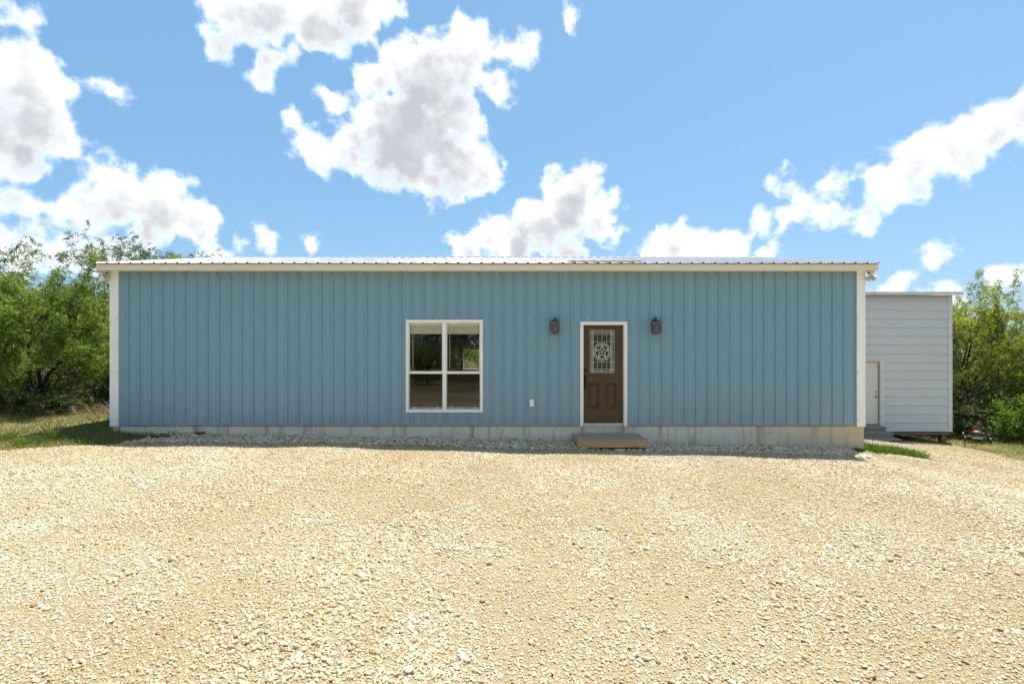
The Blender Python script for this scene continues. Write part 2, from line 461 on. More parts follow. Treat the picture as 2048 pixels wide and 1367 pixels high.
        mx = n.new('ShaderNodeMixShader'); mx.inputs[0].default_value = trans
        l.new(df.outputs[0], mx.inputs[1]); l.new(tl.outputs[0], mx.inputs[2])
        out_(n, l, mx.outputs[0])
        return m
    M['mesq'] = leafy('mesquite_leaves', [(0.0, (0.072, 0.115, 0.023)), (0.4, (0.139, 0.206, 0.038)), (0.75, (0.206, 0.269, 0.053)), (1.0, (0.288, 0.307, 0.082))], 0.5)
    M['mesq_y'] = leafy('mesquite_leaves_yellowish', [(0.0, (0.115, 0.154, 0.026)), (0.4, (0.225, 0.275, 0.047)), (0.75, (0.313, 0.357, 0.066)), (1.0, (0.407, 0.374, 0.105))], 0.5)
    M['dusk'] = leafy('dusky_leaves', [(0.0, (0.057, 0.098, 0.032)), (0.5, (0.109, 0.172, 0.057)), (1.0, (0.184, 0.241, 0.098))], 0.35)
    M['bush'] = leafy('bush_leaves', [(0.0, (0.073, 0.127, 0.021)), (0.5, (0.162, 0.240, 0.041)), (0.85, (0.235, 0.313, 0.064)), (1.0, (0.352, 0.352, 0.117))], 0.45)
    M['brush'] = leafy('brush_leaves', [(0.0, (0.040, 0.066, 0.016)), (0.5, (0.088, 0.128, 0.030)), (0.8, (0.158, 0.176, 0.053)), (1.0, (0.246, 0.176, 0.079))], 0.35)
    M['grass'] = leafy('grass_blades', [(0.0, (0.060, 0.100, 0.018)), (0.35, (0.115, 0.165, 0.030)), (0.6, (0.20, 0.205, 0.055)), (0.8, (0.31, 0.25, 0.10)), (1.0, (0.42, 0.32, 0.17))], 0.3)
    M['lawn'] = leafy('fresh_grass_blades', [(0.0, (0.055, 0.125, 0.016)), (0.5, (0.095, 0.195, 0.024)), (0.85, (0.16, 0.25, 0.04)), (1.0, (0.32, 0.28, 0.10))], 0.3)
    M['dry'] = leafy('dry_weeds', [(0.0, (0.10, 0.06, 0.03)), (0.5, (0.26, 0.17, 0.09)), (1.0, (0.42, 0.33, 0.20))], 0.2)
    M['bark'] = simple('mesquite_bark', (0.034, 0.027, 0.022), 0.9, var=0.45, scale=9, stretch=(2, 2, .6), bump=0.8, bscale=30)


build_materials()


# ------------------------------------------------------------------ mesh helpers
def put(o, parent=None):
    COL.objects.link(o)
    if parent is not None: o.parent = parent
    return o


def empty(name, loc=(0, 0, 0), rz=0.0):
    o = bpy.data.objects.new(name, None)
    o.location = loc; o.rotation_euler = (0, 0, rz)
    o.empty_display_size = 0.2
    return put(o)


def tag(o, label=None, cat=None, group=None, kind=None):
    if label: o['label'] = label
    if cat: o['category'] = cat
    if group: o['group'] = group
    if kind: o['kind'] = kind
    return o


class MB:
    def __init__(s):
        s.v = []; s.f = []

    def quad(s, a, b, c, d):
        i = len(s.v); s.v += [a, b, c, d]; s.f.append((i, i + 1, i + 2, i + 3)); return s

    def poly(s, pts):
        i = len(s.v); s.v += list(pts); s.f.append(tuple(range(i, i + len(pts)))); return s

    def box(s, x0, x1, y0, y1, z0, z1):
        i = len(s.v)
        s.v += [(x0, y0, z0), (x1, y0, z0), (x1, y1, z0), (x0, y1, z0), (x0, y0, z1), (x1, y0, z1), (x1, y1, z1), (x0, y1, z1)]
        for f in ((0, 3, 2, 1), (4, 5, 6, 7), (0, 1, 5, 4), (1, 2, 6, 5), (2, 3, 7, 6), (3, 0, 4, 7)):
            s.f.append(tuple(i + k for k in f))
        return s

    def frustum(s, cx, cy, z0, z1, a0, a1, n=4, rot=math.pi / 4):
        """n-sided ring from half-width a0 at z0 to a1 at z1, capped"""
        k = 1 / math.cos(math.pi / n)
        i = len(s.v)
        for z, a in ((z0, a0), (z1, a1)):
            for j in range(n):
                t = rot + 2 * math.pi * j / n
                s.v.append((cx + a * k * math.cos(t), cy + a * k * math.sin(t), z))
        for j in range(n):
            s.f.append((i + j, i + (j + 1) % n, i + n + (j + 1) % n, i + n + j))
        s.f.append(tuple(i + j for j in reversed(range(n)))); s.f.append(tuple(i + n + j for j in range(n)))
        return s

    def tube(s, pts, radii, n=6, cap=True):
        pts = [Vector(p) for p in pts]
        if isinstance(radii, (int, float)): radii = [radii] * len(pts)
        base = len(s.v); prev = None
        for k, p in enumerate(pts):
            t = (pts[min(k + 1, len(pts) - 1)] - pts[max(k - 1, 0)])
            if t.length < 1e-9: t = Vector((0, 0, 1))
            t.normalize()
            if prev is None:
                a = t.orthogonal().normalized()
            else:
                a = prev - t * prev.dot(t)
                a = a.normalized() if a.length > 1e-6 else t.orthogonal().normalized()
            prev = a
            b = t.cross(a)
            for j in range(n):
                q = 2 * math.pi * j / n
                s.v.append(tuple(p + (a * math.cos(q) + b * math.sin(q)) * radii[k]))
        for k in range(len(pts) - 1):
            for j in range(n):
                a0 = base + k * n + j; a1 = base + k * n + (j + 1) % n
                s.f.append((a0, a1, a1 + n, a0 + n))
        if cap:
            s.f.append(tuple(base + j for j in reversed(range(n))))
            e = base + (len(pts) - 1) * n
            s.f.append(tuple(e + j for j in range(n)))
        return s

    def mesh(s, name, mat, smooth=False):
        me = bpy.data.meshes.new(name)
        me.from_pydata([tuple(v) for v in s.v], [], s.f)
        if mat is not None: me.materials.append(mat)
        if smooth:
            me.polygons.foreach_set('use_smooth', [True] * len(me.polygons))
        me.update()
        return me

    def build(s, name, mat, parent=None, smooth=False, bevel=0.0, loc=None):
        o = bpy.data.objects.new(name, s.mesh(name, mat, smooth))
        if loc is not None: o.location = loc
        if bevel:
            b = o.modifiers.new('bevel', 'BEVEL'); b.width = bevel; b.segments = 2; b.limit_method = 'ANGLE'
        return put(o, parent)


def np_mesh(name, verts, faces, mat, tint=None, smooth=False):
    """fast mesh from numpy arrays; faces (n,3) or (n,4)"""
    me = bpy.data.meshes.new(name)
    nv, nf, k = len(verts), len(faces), faces.shape[1]
    me.vertices.add(nv); me.vertices.foreach_set('co', verts.astype(np.float32).ravel())
    me.loops.add(nf * k); me.loops.foreach_set('vertex_index', faces.astype(np.int32).ravel())
    me.polygons.add(nf)
    me.polygons.foreach_set('loop_start', np.arange(0, nf * k, k, dtype=np.int32))
    me.polygons.foreach_set('loop_total', np.full(nf, k, dtype=np.int32))
    if smooth: me.polygons.foreach_set('use_smooth', np.ones(nf, dtype=bool))
    if tint is not None:
        a = me.attributes.new('tint', 'FLOAT', 'POINT'); a.data.foreach_set('value', tint.astype(np.float32))
    if mat is not None: me.materials.append(mat)
    me.update(calc_edges=True)
    return me


def copy_tree(o, parent=None):
    c = o.copy(); COL.objects.link(c); c.parent = parent
    for ch in o.children: copy_tree(ch, c)
    return c


# ------------------------------------------------------------------ terrain
_gx = np.array([-60, -20, -12, -9, -8, -7.2, -3.1, -0.1, 2.9, 6.4, 7.3, 8.5, 11, 13, 20, 60.])
_gz = np.array([-.10, -.02, 0.00, -.02, -.10, -.19, -.25, -.305, -.375, -.455, -.53, -.67, -.90, -1.0, -1.2, -1.6])


def gz(x, y):
    x = np.asarray(x, float); y = np.asarray(y, float)
    z = np.interp(x, _gx, _gz)
    rt = np.clip((x - 6.5) / 1.5, 0, 1)
    z = z - 0.055 * np.clip(y, 0, 9) * rt - 0.012 * np.clip(y, 0, 12) * (1 - rt)
    z = z + 0.022 * np.sin(x * 0.9 + 1.3) * np.sin(y * 1.1 + .4) + 0.010 * np.sin(x * 2.7 + y * 1.9)
    return z


def gzf(x, y): return float(gz(x, y))


PAD = np.array([(-6.9, 0.02), (-7.0, -.55), (-7.35, -1.15), (-7.95, -1.75), (-8.7, -2.9), (-10, -6), (-12, -14.5), (21, -14.5), (18, -6),
                (13.6, -2), (12.0, 0), (11.8, 1.5), (12.4, 3.0), (12.5, 4.35), (8.3, 4.35), (7.8, 2.4), (8.1, 1.0), (8.75, -.15),
                (8.0, -.02), (7.3, .05), (7.3, .02)])


def in_poly(x, y, P=PAD):
    x = np.asarray(x); y = np.asarray(y)
    c = np.zeros(x.shape, bool)
    j = len(P) - 1
    for i in range(len(P)):
        xi, yi = P[i]; xj, yj = P[j]
        with np.errstate(divide='ignore', invalid='ignore'):
            c ^= ((yi > y) != (yj > y)) & (x < (xj - xi) * (y - yi) / (yj - yi + 1e-12) + xi)
        j = i
    return c


def vnoise(x, y, s, seed):
    """cheap value noise 0..1"""
    x = np.asarray(x) * s + 100; y = np.asarray(y) * s + 100
    xi = np.floor(x).astype(int); yi = np.floor(y).astype(int)
    fx = x - xi; fy = y - yi
    fx = fx * fx * (3 - 2 * fx); fy = fy * fy * (3 - 2 * fy)

    def h(a, b):
        v = np.sin(a * 127.1 + b * 311.7 + seed * 17.3) * 43758.5453
        return v - np.floor(v)
    return (h(xi, yi) * (1 - fx) + h(xi + 1, yi) * fx) * (1 - fy) + (h(xi, yi + 1) * (1 - fx) + h(xi + 1, yi + 1) * fx) * fy


def grid_mesh(name, xs, ys, zoff, mat, keep=None):
    X, Y = np.meshgrid(xs, ys)
    Z = gz(X, Y) + zoff
    V = np.stack([X.ravel(), Y.ravel(), Z.ravel()], 1)
    nx = len(xs)
    I = np.arange(len(ys) - 1)[:, None] * nx + np.arange(nx - 1)[None, :]
    I = I.ravel()
    Fc = np.stack([I, I + 1, I + nx + 1, I + nx], 1)
    if keep is not None:
        c = V[Fc].mean(1)
        Fc = Fc[keep(c[:, 0], c[:, 1])]
    used = np.unique(Fc)
    mp = -np.ones(len(V), int); mp[used] = np.arange(len(used))
    me = np_mesh(name, V[used], mp[Fc], mat, smooth=True)
    return me


def build_ground():
    xs = np.concatenate([[-1500, -600, -250, -120, -60], np.linspace(-40, -14, 27), np.linspace(-13.5, 20, 135), np.linspace(21, 45, 25), [60, 120, 250, 600, 1500]])
    ys = np.concatenate([[-1500, -600, -250, -100, -60], np.linspace(-40, -16, 13), np.linspace(-15, 15, 121), np.linspace(16, 45, 30), [60, 100, 250, 600, 1500]])
    o = bpy.data.objects.new('ground', grid_mesh('ground', xs, ys, -0.02, M['soil']))
    tag(put(o), kind='structure')
    xs = np.arange(-12.5, 21.2, 0.11); ys = np.arange(-14.6, 4.5, 0.11)
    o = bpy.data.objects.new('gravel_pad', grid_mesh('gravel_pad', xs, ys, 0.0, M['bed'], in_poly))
    tag(put(o), kind='structure')


build_ground()


def stone_proto(rng):
    bm = bmesh.new()
    bmesh.ops.create_icosphere(bm, subdivisions=2, radius=1.0)
    V = np.array([v.co[:] for v in bm.verts])
    Fc = np.array([[v.index for v in f.verts] for f in bm.faces])
    bm.free()
    # chip flat facets off
    for _ in range(14):
        d = rng.normal(size=3); d /= np.linalg.norm(d)
        h = rng.uniform(0.50, 0.82)
        t = V @ d
        V = V - np.outer(np.clip(t - h, 0, None), d)
    V *= np.array([1.0, rng.uniform(.6, .9), rng.uniform(.42, .68)])
    return V, Fc


def build_gravel():
    rng = np.random.default_rng(5)
    # stone positions, denser towards the viewer; patches of coarse and fine
    pts, scs = [], []

    def scatter(x0, x1, y0, y1, dens, smin, smax, power, patch):
        n = int((x1 - x0) * (y1 - y0) * dens)
        x = rng.uniform(x0, x1, n); y = rng.uniform(y0, y1, n)
        k = in_poly(x, y)
        # keep the lens wedge with a margin
        d = y - CAMY
        k &= (np.abs(x) < 1.12 * np.abs(d) + 1.6)
        w = vnoise(x, y, 0.75, 1) * .45 + vnoise(x, y, 2.3, 2) * .35 + vnoise(x, y, .28, 9) * .20
        # two compacted wheel paths curving in from the right
        for off in (0.0, 1.55):
            cxl = 1.05 + off + 0.045 * (y + 8.5) ** 2 * .55
            w = w - .11 * np.exp(-((x - cxl) / .38) ** 2)
        k &= rng.uniform(0, 1, n) < np.clip(patch + (1 - patch) * (w - .30) * 3.2, 0.12, 1)
        x, y, w = x[k], y[k], w[k]
        s = smin + (smax - smin) * rng.uniform(0, 1, len(x)) ** power
        s *= 0.75 + 0.5 * w
        pts.append(np.stack([x, y], 1)); scs.append(s)
    scatter(-6.5, 6.5, -8.7, -5.0, 3200, .0055, .0165, 1.6, 0.6)
    scatter(-6.5, 6.5, -8.7, -5.0, 260, .013, .030, 2.0, 0.15)
    scatter(-6.5, 6.5, -8.7, -5.0, 5, .028, .045, 1.5, 0.3)
    scatter(-6.5, 6.5, -8.7, -5.2, 5200, .003, .007, 1.0, 0.8)
    scatter(-10, 14, -5.0, -1.4, 2300, .007, .0175, 1.5, 0.6)
    scatter(-10, 14, -5.0, -1.4, 150, .013, .030, 2.0, 0.15)
    scatter(-8, 13, -1.4, 0.02, 2000, .007, .017, 1.4, 0.7)
    scatter(-7.3, 6.95, -0.80, 0.02, 560, .022, .050, 1.2, 0.95)
    scatter(7.2, 12.6, 0.0, 4.4, 520, .008, .024, 1.6, 0.6)
    scatter(-14, 20, -14.5, -8.7, 60, .012, .024, 1.5, 0.6)
    P = np.concatenate(pts); S = np.concatenate(scs)
    # spill at the gravel edge onto the grass
    n = len(P)
    Z = gz(P[:, 0], P[:, 1]) + S * np.where(P[:, 1] > -.85, .45, .32)
    T = np.clip(rng.beta(2.2, 1.7, n) * .93 + .03, 0, 1)
    dark = rng.uniform(0, 1, n); T[dark < .09] = rng.uniform(0, .16, (dark < .09).sum()); T[dark > .985] = 1.0
    T = np.clip(T + (vnoise(P[:, 0], P[:, 1], 0.6, 7) - .5) * .25 * ((T > .12) & (T < .99)), 0, 1)
    rot = np.stack([rng.normal(0, .35, n), rng.normal(0, .35, n), rng.uniform(0, 6.28, n)], 1)
    protos = [stone_proto(rng) for _ in range(9)]
    V, Fc, pid = [], [], []
    o = 0
    for i, (v, f) in enumerate(protos):
        V.append(v); Fc.append(f + o); pid += [i] * len(v); o += len(v)
    V.append(np.column_stack([P, Z]))
    allV = np.concatenate(V); Fc = np.concatenate(Fc)
    me = np_mesh('gravel', allV, Fc, M['stone'])
    npz = o

    def att(nm, typ, vals, key='value'):
        a = me.attributes.new(nm, typ, 'POINT'); a.data.foreach_set(key, vals)
    att('is_pt', 'BOOLEAN', np.concatenate([np.zeros(npz, bool), np.ones(n, bool)]))
    att('proto', 'INT', np.concatenate([np.array(pid), np.zeros(n)]).astype(np.int32))
    att('pick', 'INT', np.concatenate([np.zeros(npz), rng.integers(0, 9, n)]).astype(np.int32))
    att('sc', 'FLOAT', np.concatenate([np.ones(npz), S]).astype(np.float32))
    att('tint', 'FLOAT', np.concatenate([np.zeros(npz), T]).astype(np.float32))
    att('rot', 'FLOAT_VECTOR', np.concatenate([np.zeros((npz, 3)), rot]).astype(np.float32).ravel(), 'vector')
    ob = bpy.data.objects.new('gravel', me)
    put(ob)
    tag(ob, 'cream crushed limestone gravel strewn over the whole yard', 'gravel', kind='stuff')
    g = bpy.data.node_groups.new('strew_stones', 'GeometryNodeTree')
    g.interface.new_socket('Geometry', in_out='INPUT', socket_type='NodeSocketGeometry')
    g.interface.new_socket('Geometry', in_out='OUTPUT', socket_type='NodeSocketGeometry')
    N, L = g.nodes, g.links
    gi = N.new('NodeGroupInput'); go = N.new('NodeGroupOutput')

    def named(nm, typ):
        a = N.new('GeometryNodeInputNamedAttribute'); a.data_type = typ; a.inputs['Name'].default_value = nm
        return a.outputs['Attribute']
    sep = N.new('GeometryNodeSeparateGeometry'); sep.domain = 'POINT'
    L.new(gi.outputs[0], sep.inputs['Geometry']); L.new(named('is_pt', 'BOOLEAN'), sep.inputs['Selection'])
    m2p = N.new('GeometryNodeMeshToPoints'); L.new(sep.outputs[0], m2p.inputs['Mesh'])
    spl = N.new('GeometryNodeSplitToInstances'); spl.domain = 'POINT'
    L.new(sep.outputs[1], spl.inputs['Geometry']); L.new(named('proto', 'INT'), spl.inputs['Group ID'])
    iop = N.new('GeometryNodeInstanceOnPoints')
    L.new(m2p.outputs[0], iop.inputs['Points']); L.new(spl.outputs[0], iop.inputs['Instance'])
    iop.inputs['Pick Instance'].default_value = True
    L.new(named('pick', 'INT'), iop.inputs['Instance Index'])
    L.new(named('rot', 'FLOAT_VECTOR'), iop.inputs['Rotation'])
    L.new(named('sc', 'FLOAT'), iop.inputs['Scale'])
    L.new(iop.outputs[0], go.inputs[0])
    md = ob.modifiers.new('strew', 'NODES'); md.node_group = g
    print('stones', n)


build_gravel()

# ------------------------------------------------------------------ the blue metal building
XL, XR = -7.98, 7.275            # wall ends
WY = 9.14                        # depth of the building
RIB0, PITCH = -7.858, 0.23
EY, EZ = -0.30, 3.232            # eave line
RY, RZ = 4.57, 4.165             # ridge line
SL = (RZ - EZ) / (RY - EY)


def rib_profile(x0, x1, rib0, pitch, rh, wb, wt, minor=True):
    """x positions and outward offsets of a ribbed sheet between x0 and x1"""
    pts = []
    k = math.floor((x0 - rib0) / pitch) - 1
    while rib0 + k * pitch < x1 + pitch:
        c = rib0 + k * pitch
        pts += [(c - wb / 2, 0), (c - wt / 2, rh), (c + wt / 2, rh), (c + wb / 2, 0)]
        if minor:
            for q in (0.345, 0.655):
                m = c + pitch * q
                pts += [(m - .012, 0), (m - .005, .0035), (m + .005, .0035), (m + .012, 0)]
        k += 1
    xs = [p[0] for p in pts]; hs = [p[1] for p in pts]
    res = [(x0, float(np.interp(x0, xs, hs)))] + [p for p in pts if x0 < p[0] < x1] + [(x1, float(np.interp(x1, xs, hs)))]
    return res


def siding_sheet(x0, x1, z0, ztop, holes=(), rib0=RIB0):
    """ribbed sheet facing -y at y=0, cut around the holes (x0,x1,z0,z1)"""
    prof = rib_profile(x0, x1, rib0, PITCH, 0.025, 0.043, 0.023)
    xs = [p[0] for p in prof]; hs = [p[1] for p in prof]
    cuts = sorted(set(xs + [e for h in holes for e in (h[0], h[1]) if x0 < e < x1]))
    mb = MB()
    for a, b in zip(cuts[:-1], cuts[1:]):
        if b - a < 1e-6: continue
        ha, hb = float(np.interp(a, xs, hs)), float(np.interp(b, xs, hs))
        spans = [(z0, None)]
        mid = (a + b) / 2
        for h in holes:
            if h[0] < mid < h[1]:
                spans = [(z0, h[2]), (h[3], None)] if h[2] > z0 + .001 else [(h[3], None)]
        for lo, hi in spans:
            za = ztop(a) if hi is None else hi
            zb = ztop(b) if hi is None else hi
            mb.quad((a, -ha, lo), (b, -hb, lo), (b, -hb, zb), (a, -ha, za))
    return mb


WIN = (-2.004, -0.445, 0.264, 2.136)
DOOR = (1.518, 2.470, -0.02, 2.096)
BWIN = (-1.62, -0.45, 0.66, 1.52)      # window in the back wall (seen through the front one)


def build_house():
    b = empty('metal_building', (0, 0, 0))
    tag(b, 'long blue ribbed metal building with off-white corner trim and galvanized roof', 'building')
    # foundation
    mb = MB().box(-7.965, 7.285, 0.022, WY, -1.6, -0.003)
    mb.build('foundation', M['concrete'], b, bevel=0.012)
    # stub of slab below the door
    MB().box(1.60, 2.41, -0.012, 0.0215, -0.02, -0.001).build('door_sill', M['concrete'], b)
    # wall cores
    def wall(name, boxes): 
        q = MB()
        for bx in boxes: q.box(*bx)
        return q.build(name, M['interior'], b)
    h = 3.20
    wall('wall', [(XL + .02, WIN[0] + .05, .03, .14, 0, h), (WIN[1] - .05, DOOR[0] + .05, .03, .14, 0, h), (DOOR[1] - .05, XR - .02, .03, .14, 0, h),
                  (WIN[0] + .05, WIN[1] - .05, .03, .14, 0, WIN[2] + .05), (WIN[0] + .05, WIN[1] - .05, .03, .14, WIN[3] - .05, h),
                  (DOOR[0] + .05, DOOR[1] - .05, .03, .14, DOOR[3] - .04, h)])
    y0, y1 = WY - .14, WY - .03
    wall('wall', [(XL + .02, BWIN[0], y0, y1, 0, h), (BWIN[1], XR - .02, y0, y1, 0, h), (BWIN[0], BWIN[1], y0, y1, 0, BWIN[2]), (BWIN[0], BWIN[1], y0, y1, BWIN[3], h)])
    wall('wall', [(XL + .025, XL + .13, .14, y0, 0, 3.195)]); wall('wall', [(XR - .13, XR - .025, .14, y0, 0, 3.195)])
    MB().box(XL + .13, XR - .13, .14, y0, 2.62, 2.66).build('ceiling', M['interior'], b)
    MB().box(XL + .13, XR - .13, .14, y0, -0.002, 0.012).build('floor', M['int_floor'], b)
    MB().box(-4.2, -4.08, .141, y0 - .001, .012, 2.62).build('partition_wall', M['interior'], b)
    MB().box(0.9, 1.02, 2.4, y0 - .001, .012, 2.62).build('partition_wall', M['interior'], b)

    # front siding, one sheet per 0.92 m
    top = lambda x: 3.14
    holes = (WIN, DOOR)
    w = PITCH * 4
    full = None
    for i in range(17):
        x0 = RIB0 + w * i; x1 = min(x0 + w, 7.15)
        hh = [q for q in holes if q[0] < x1 and q[1] > x0]
        if not hh and i < 16:
            if full is None:
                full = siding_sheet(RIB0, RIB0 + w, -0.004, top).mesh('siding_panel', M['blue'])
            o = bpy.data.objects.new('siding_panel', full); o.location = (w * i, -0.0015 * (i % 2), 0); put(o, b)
        elif hh and hh[0][0] <= x0 and hh[0][1] >= x1:
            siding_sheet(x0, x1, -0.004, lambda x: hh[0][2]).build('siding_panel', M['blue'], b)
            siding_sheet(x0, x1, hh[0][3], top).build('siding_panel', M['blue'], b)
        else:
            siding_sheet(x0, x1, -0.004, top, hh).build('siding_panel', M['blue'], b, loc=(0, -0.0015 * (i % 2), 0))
    # gable-end and back siding
    roofz = lambda y: EZ - .03 + SL * (y - EY) if y < RY else EZ - .03 + SL * (2 * RY - EY - y)
    for side in (0, 1):
        for i in range(10):
            a0, a1 = w * i, min(w * i + w, WY)
            if a1 - a0 < .05: continue
            # local x runs along the wall; right wall: local x = y ; left wall: local x = WY - y
            f = (lambda t: roofz(t)) if side else (lambda t: roofz(WY - t))
            cut = [a0] + ([RY] if a0 < RY < a1 else []) + [a1]
            mb = MB()
            for c0, c1 in zip(cut[:-1], cut[1:]):
                s = siding_sheet(c0, c1, -0.004, f, rib0=0.0)
                off = len(mb.v); mb.v += s.v; mb.f += [tuple(off + k for k in q) for q in s.f]
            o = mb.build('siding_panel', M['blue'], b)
            if side: o.location = (XR - .004, 0, 0); o.rotation_euler = (0, 0, R(90))
            else: o.location = (XL + .004, WY, 0); o.rotation_euler = (0, 0, R(-90))
    for i in range(17):
        x0 = -XR + w * i; x1 = min(x0 + w, -XL)
        bw = (-BWIN[1], -BWIN[0], BWIN[2], BWIN[3])
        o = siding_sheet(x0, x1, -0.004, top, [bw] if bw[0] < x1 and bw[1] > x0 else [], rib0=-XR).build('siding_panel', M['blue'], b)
        o.location = (0, WY - .004, 0); o.rotation_euler = (0, 0, R(180))
    # screws: rows at the girts, one left of every rib
    rng = random.Random(3)
    mb = MB()
    for z in (2.156, 1.073, 0.112, 3.075):
        k = 0
        while RIB0 + PITCH * k < 7.1:
            x = RIB0 + PITCH * k - 0.048 + rng.uniform(-.006, .006); zz = z + rng.uniform(-.010, .010)
            k += 1
            if x < -7.79 or any(q[0] - .02 < x < q[1] + .02 and q[2] - .02 < zz < q[3] + .02 for q in holes): continue
            i = len(mb.v)
            for rr, yy in ((.011, -.003), (.009, -.007), (.006, -.0095)):
                for j in range(6):
                    mb.v.append((x + rr * math.cos(j * 1.047), yy, zz + rr * math.sin(j * 1.047)))
            for q in range(2):
                for j in range(6):
                    mb.f.append((i + q * 6 + j, i + q * 6 + (j + 1) % 6, i + q * 6 + 6 + (j + 1) % 6, i + q * 6 + 6 + j))
            mb.f.append(tuple(i + 12 + j for j in range(6)))
    tag(mb.build('screw_rows', M['screw'], b), kind='stuff')
    # near-black strip standing in for the shadow gap under the siding
    MB().box(XL + .16, 1.51, .004, .021, -.012, .03).build('base_shadow_strip', M['shadow_gap'], b)
    MB().box(2.476, XR - .16, .004, .021, -.012, .03).build('base_shadow_strip', M['shadow_gap'], b)
    # corner trims: an L each
    for x0, x1, sx in ((XL - .006, -7.812, XL - .006), (7.108, XR + .006, XR + .006)):
        mb = MB().box(x0, x1, -.026, .0215, -.022, 3.115)
        s0, s1 = (x0, x0 + .026) if sx == x0 else (x1 - .026, x1)
        mb.box(s0, s1, .0217, .16, -.022, 3.115)
        o = mb.build('corner_trim', M['trim'], b, bevel=0.004)
        xe = x1 - .018 if sx == x0 else x0 + .018
        for z in (.11, 1.07, 2.16, 3.05):
            m2 = MB().frustum(xe, z, 0, 0.006, .008, .006, 6, 0)
            m2.v = [(v[0], -.0262 - v[2], v[1]) for v in m2.v]
            m2.build('trim_screw', M['screw'], o)
    for x0, x1 in ((XL - .006, XL + .16), (XR - .16, XR + .006)):
        MB().box(x0, x1, WY - .02, WY + .024, -.02, 3.115).build('corner_trim', M['trim'], b)
    # eave fascia and soffit, front and back
    OX0, OX1 = -8.075, 7.375
    cuts = [OX0, -4.95, -1.32, 1.27, 4.6, OX1]
    for k, (fa, fb) in enumerate(zip(cuts[:-1], cuts[1:])):       # lengths of trim lapped at the joints
        dy = .0022 * (k % 2)
        MB().box(fa + (.001 if k else 0), fb - .001, -.262 - dy, -.245, 3.098 - .002 * (k % 2), 3.224).build('fascia', M['fascia'], b, bevel=0.003)
    MB().box(OX0 + .02, OX1 - .02, -.2448, .0295, 3.112, 3.122).build('soffit', M['trim'], b)
    MB().box(OX0, OX1, WY + .245, WY + .262, 3.098, 3.224).build('fascia', M['fascia'], b)
    MB().box(OX0 + .02, OX1 - .02, WY - .029, WY + .2448, 3.112, 3.122).build('soffit', M['trim'], b)
    # rake trims (gable edges)
    for x0, x1, xs0, xs1 in ((OX0, OX0 + .014, OX0 + .016, XL + .02), (OX1 - .014, OX1, XR - .02, OX1 - .016)):
        mb = MB(); ms = MB()
        for ya, yb in ((-.244, RY), (2 * RY + .244, RY)):
            za, zb = EZ + SL * (min(ya, 2 * RY - ya) - EY), RZ
            lo, hi = (ya, yb) if ya < yb else (yb, ya)
            zl, zh = (za, zb) if ya < yb else (zb, za)
            for xx0, xx1, d0, d1, tgt in ((x0, x1, .135, .006, mb), (xs0, xs1, .12, .11, ms)):
                i = len(tgt.v)
                tgt.v += [(xx0, lo, zl - d0), (xx1, lo, zl - d0), (xx1, hi, zh - d0), (xx0, hi, zh - d0),
                          (xx0, lo, zl - d1), (xx1, lo, zl - d1), (xx1, hi, zh - d1), (xx0, hi, zh - d1)]
                for f in ((0, 3, 2, 1), (4, 5, 6, 7), (0, 1, 5, 4), (1, 2, 6, 5), (2, 3, 7, 6), (3, 0, 4, 7)):
                    tgt.f.append(tuple(i + k for k in f))
        mb.build('rake_trim', M['trim'], b); ms.build('rake_soffit', M['trim'], b)
    # roof sheets, both slopes, sharing one mesh
    ln = math.hypot(RY - EY, RZ - EZ)
    ang = math.atan2(RZ - EZ, RY - EY)
    rx0, rx1 = -8.115, 7.415

    def roof_mesh(x0, x1, name='roof_panel'):
        prof = rib_profile(x0, x1, 0.06, PITCH, .020, .058, .024)
        q = MB()
        for (a, ha), (c, hc) in zip(prof[:-1], prof[1:]):
            q.quad((a, 0, ha), (c, 0, hc), (c, ln, hc), (a, ln, ha))
            q.quad((a, 0, ha - .0016), (a, ln, ha - .0016), (c, ln, hc - .0016), (c, 0, hc - .0016))
            q.quad((a, 0, ha - .0016), (c, 0, hc - .0016), (c, 0, hc), (a, 0, ha))
        return q.mesh(name, M['galv'])
    fm = roof_mesh(0, w)
    npan = int((rx1 - rx0) // w)
    for slope in (0, 1):
        for i in range(npan + 1):
            me = fm if i < npan else roof_mesh(0, rx1 - rx0 - npan * w)
            o = bpy.data.objects.new('roof_panel', me)
            if slope == 0:
                o.location = (rx0 + w * i, EY, EZ); o.rotation_euler = (ang, 0, 0)
            else:
                o.location = (rx1 - w * i, 2 * RY - EY, EZ); o.rotation_euler = (ang, 0, R(180))
            put(o, b)
    # ridge cap: bent strip sitting on the ribs
    mb = MB()
    capw = .17; lift = .024; t = .003
    for x0, x1 in ((rx0 - .01, rx1 + .01),):
        a = (RY - capw, RZ - SL * capw + lift); c = (RY, RZ + lift + .004); d = (RY + capw, a[1])
        for (p, q) in ((a, c), (c, d)):
            mb.quad((x0, p[0], p[1]), (x1, p[0], p[1]), (x1, q[0], q[1]), (x0, q[0], q[1]))
            mb.quad((x0, p[0], p[1] - t), (x0, q[0], q[1] - t), (x1, q[0], q[1] - t), (x1, p[0], p[1] - t))
        mb.quad((x0, a[0], a[1] - t - .006), (x1, a[0], a[1] - t - .006), (x1, a[0], a[1]), (x0, a[0], a[1]))
        mb.quad((x1, d[0], d[1] - t), (x0, d[0], d[1] - t), (x0, d[0], d[1]), (x1, d[0], d[1]))
    mb.build('ridge_cap', M['galv'], b)
    # rain diverter above the door: an angle of tan flashing lying on the sheets
    dx0, dx1 = 1.25, 2.72
    q = MB()
    yb = EY + .10; zb = EZ + SL * .10 + .0205
    q.poly([(dx0, yb, zb), (dx1, yb, zb), (dx1, yb + .09, zb + SL * .09), (dx0, yb + .09, zb + SL * .09)])
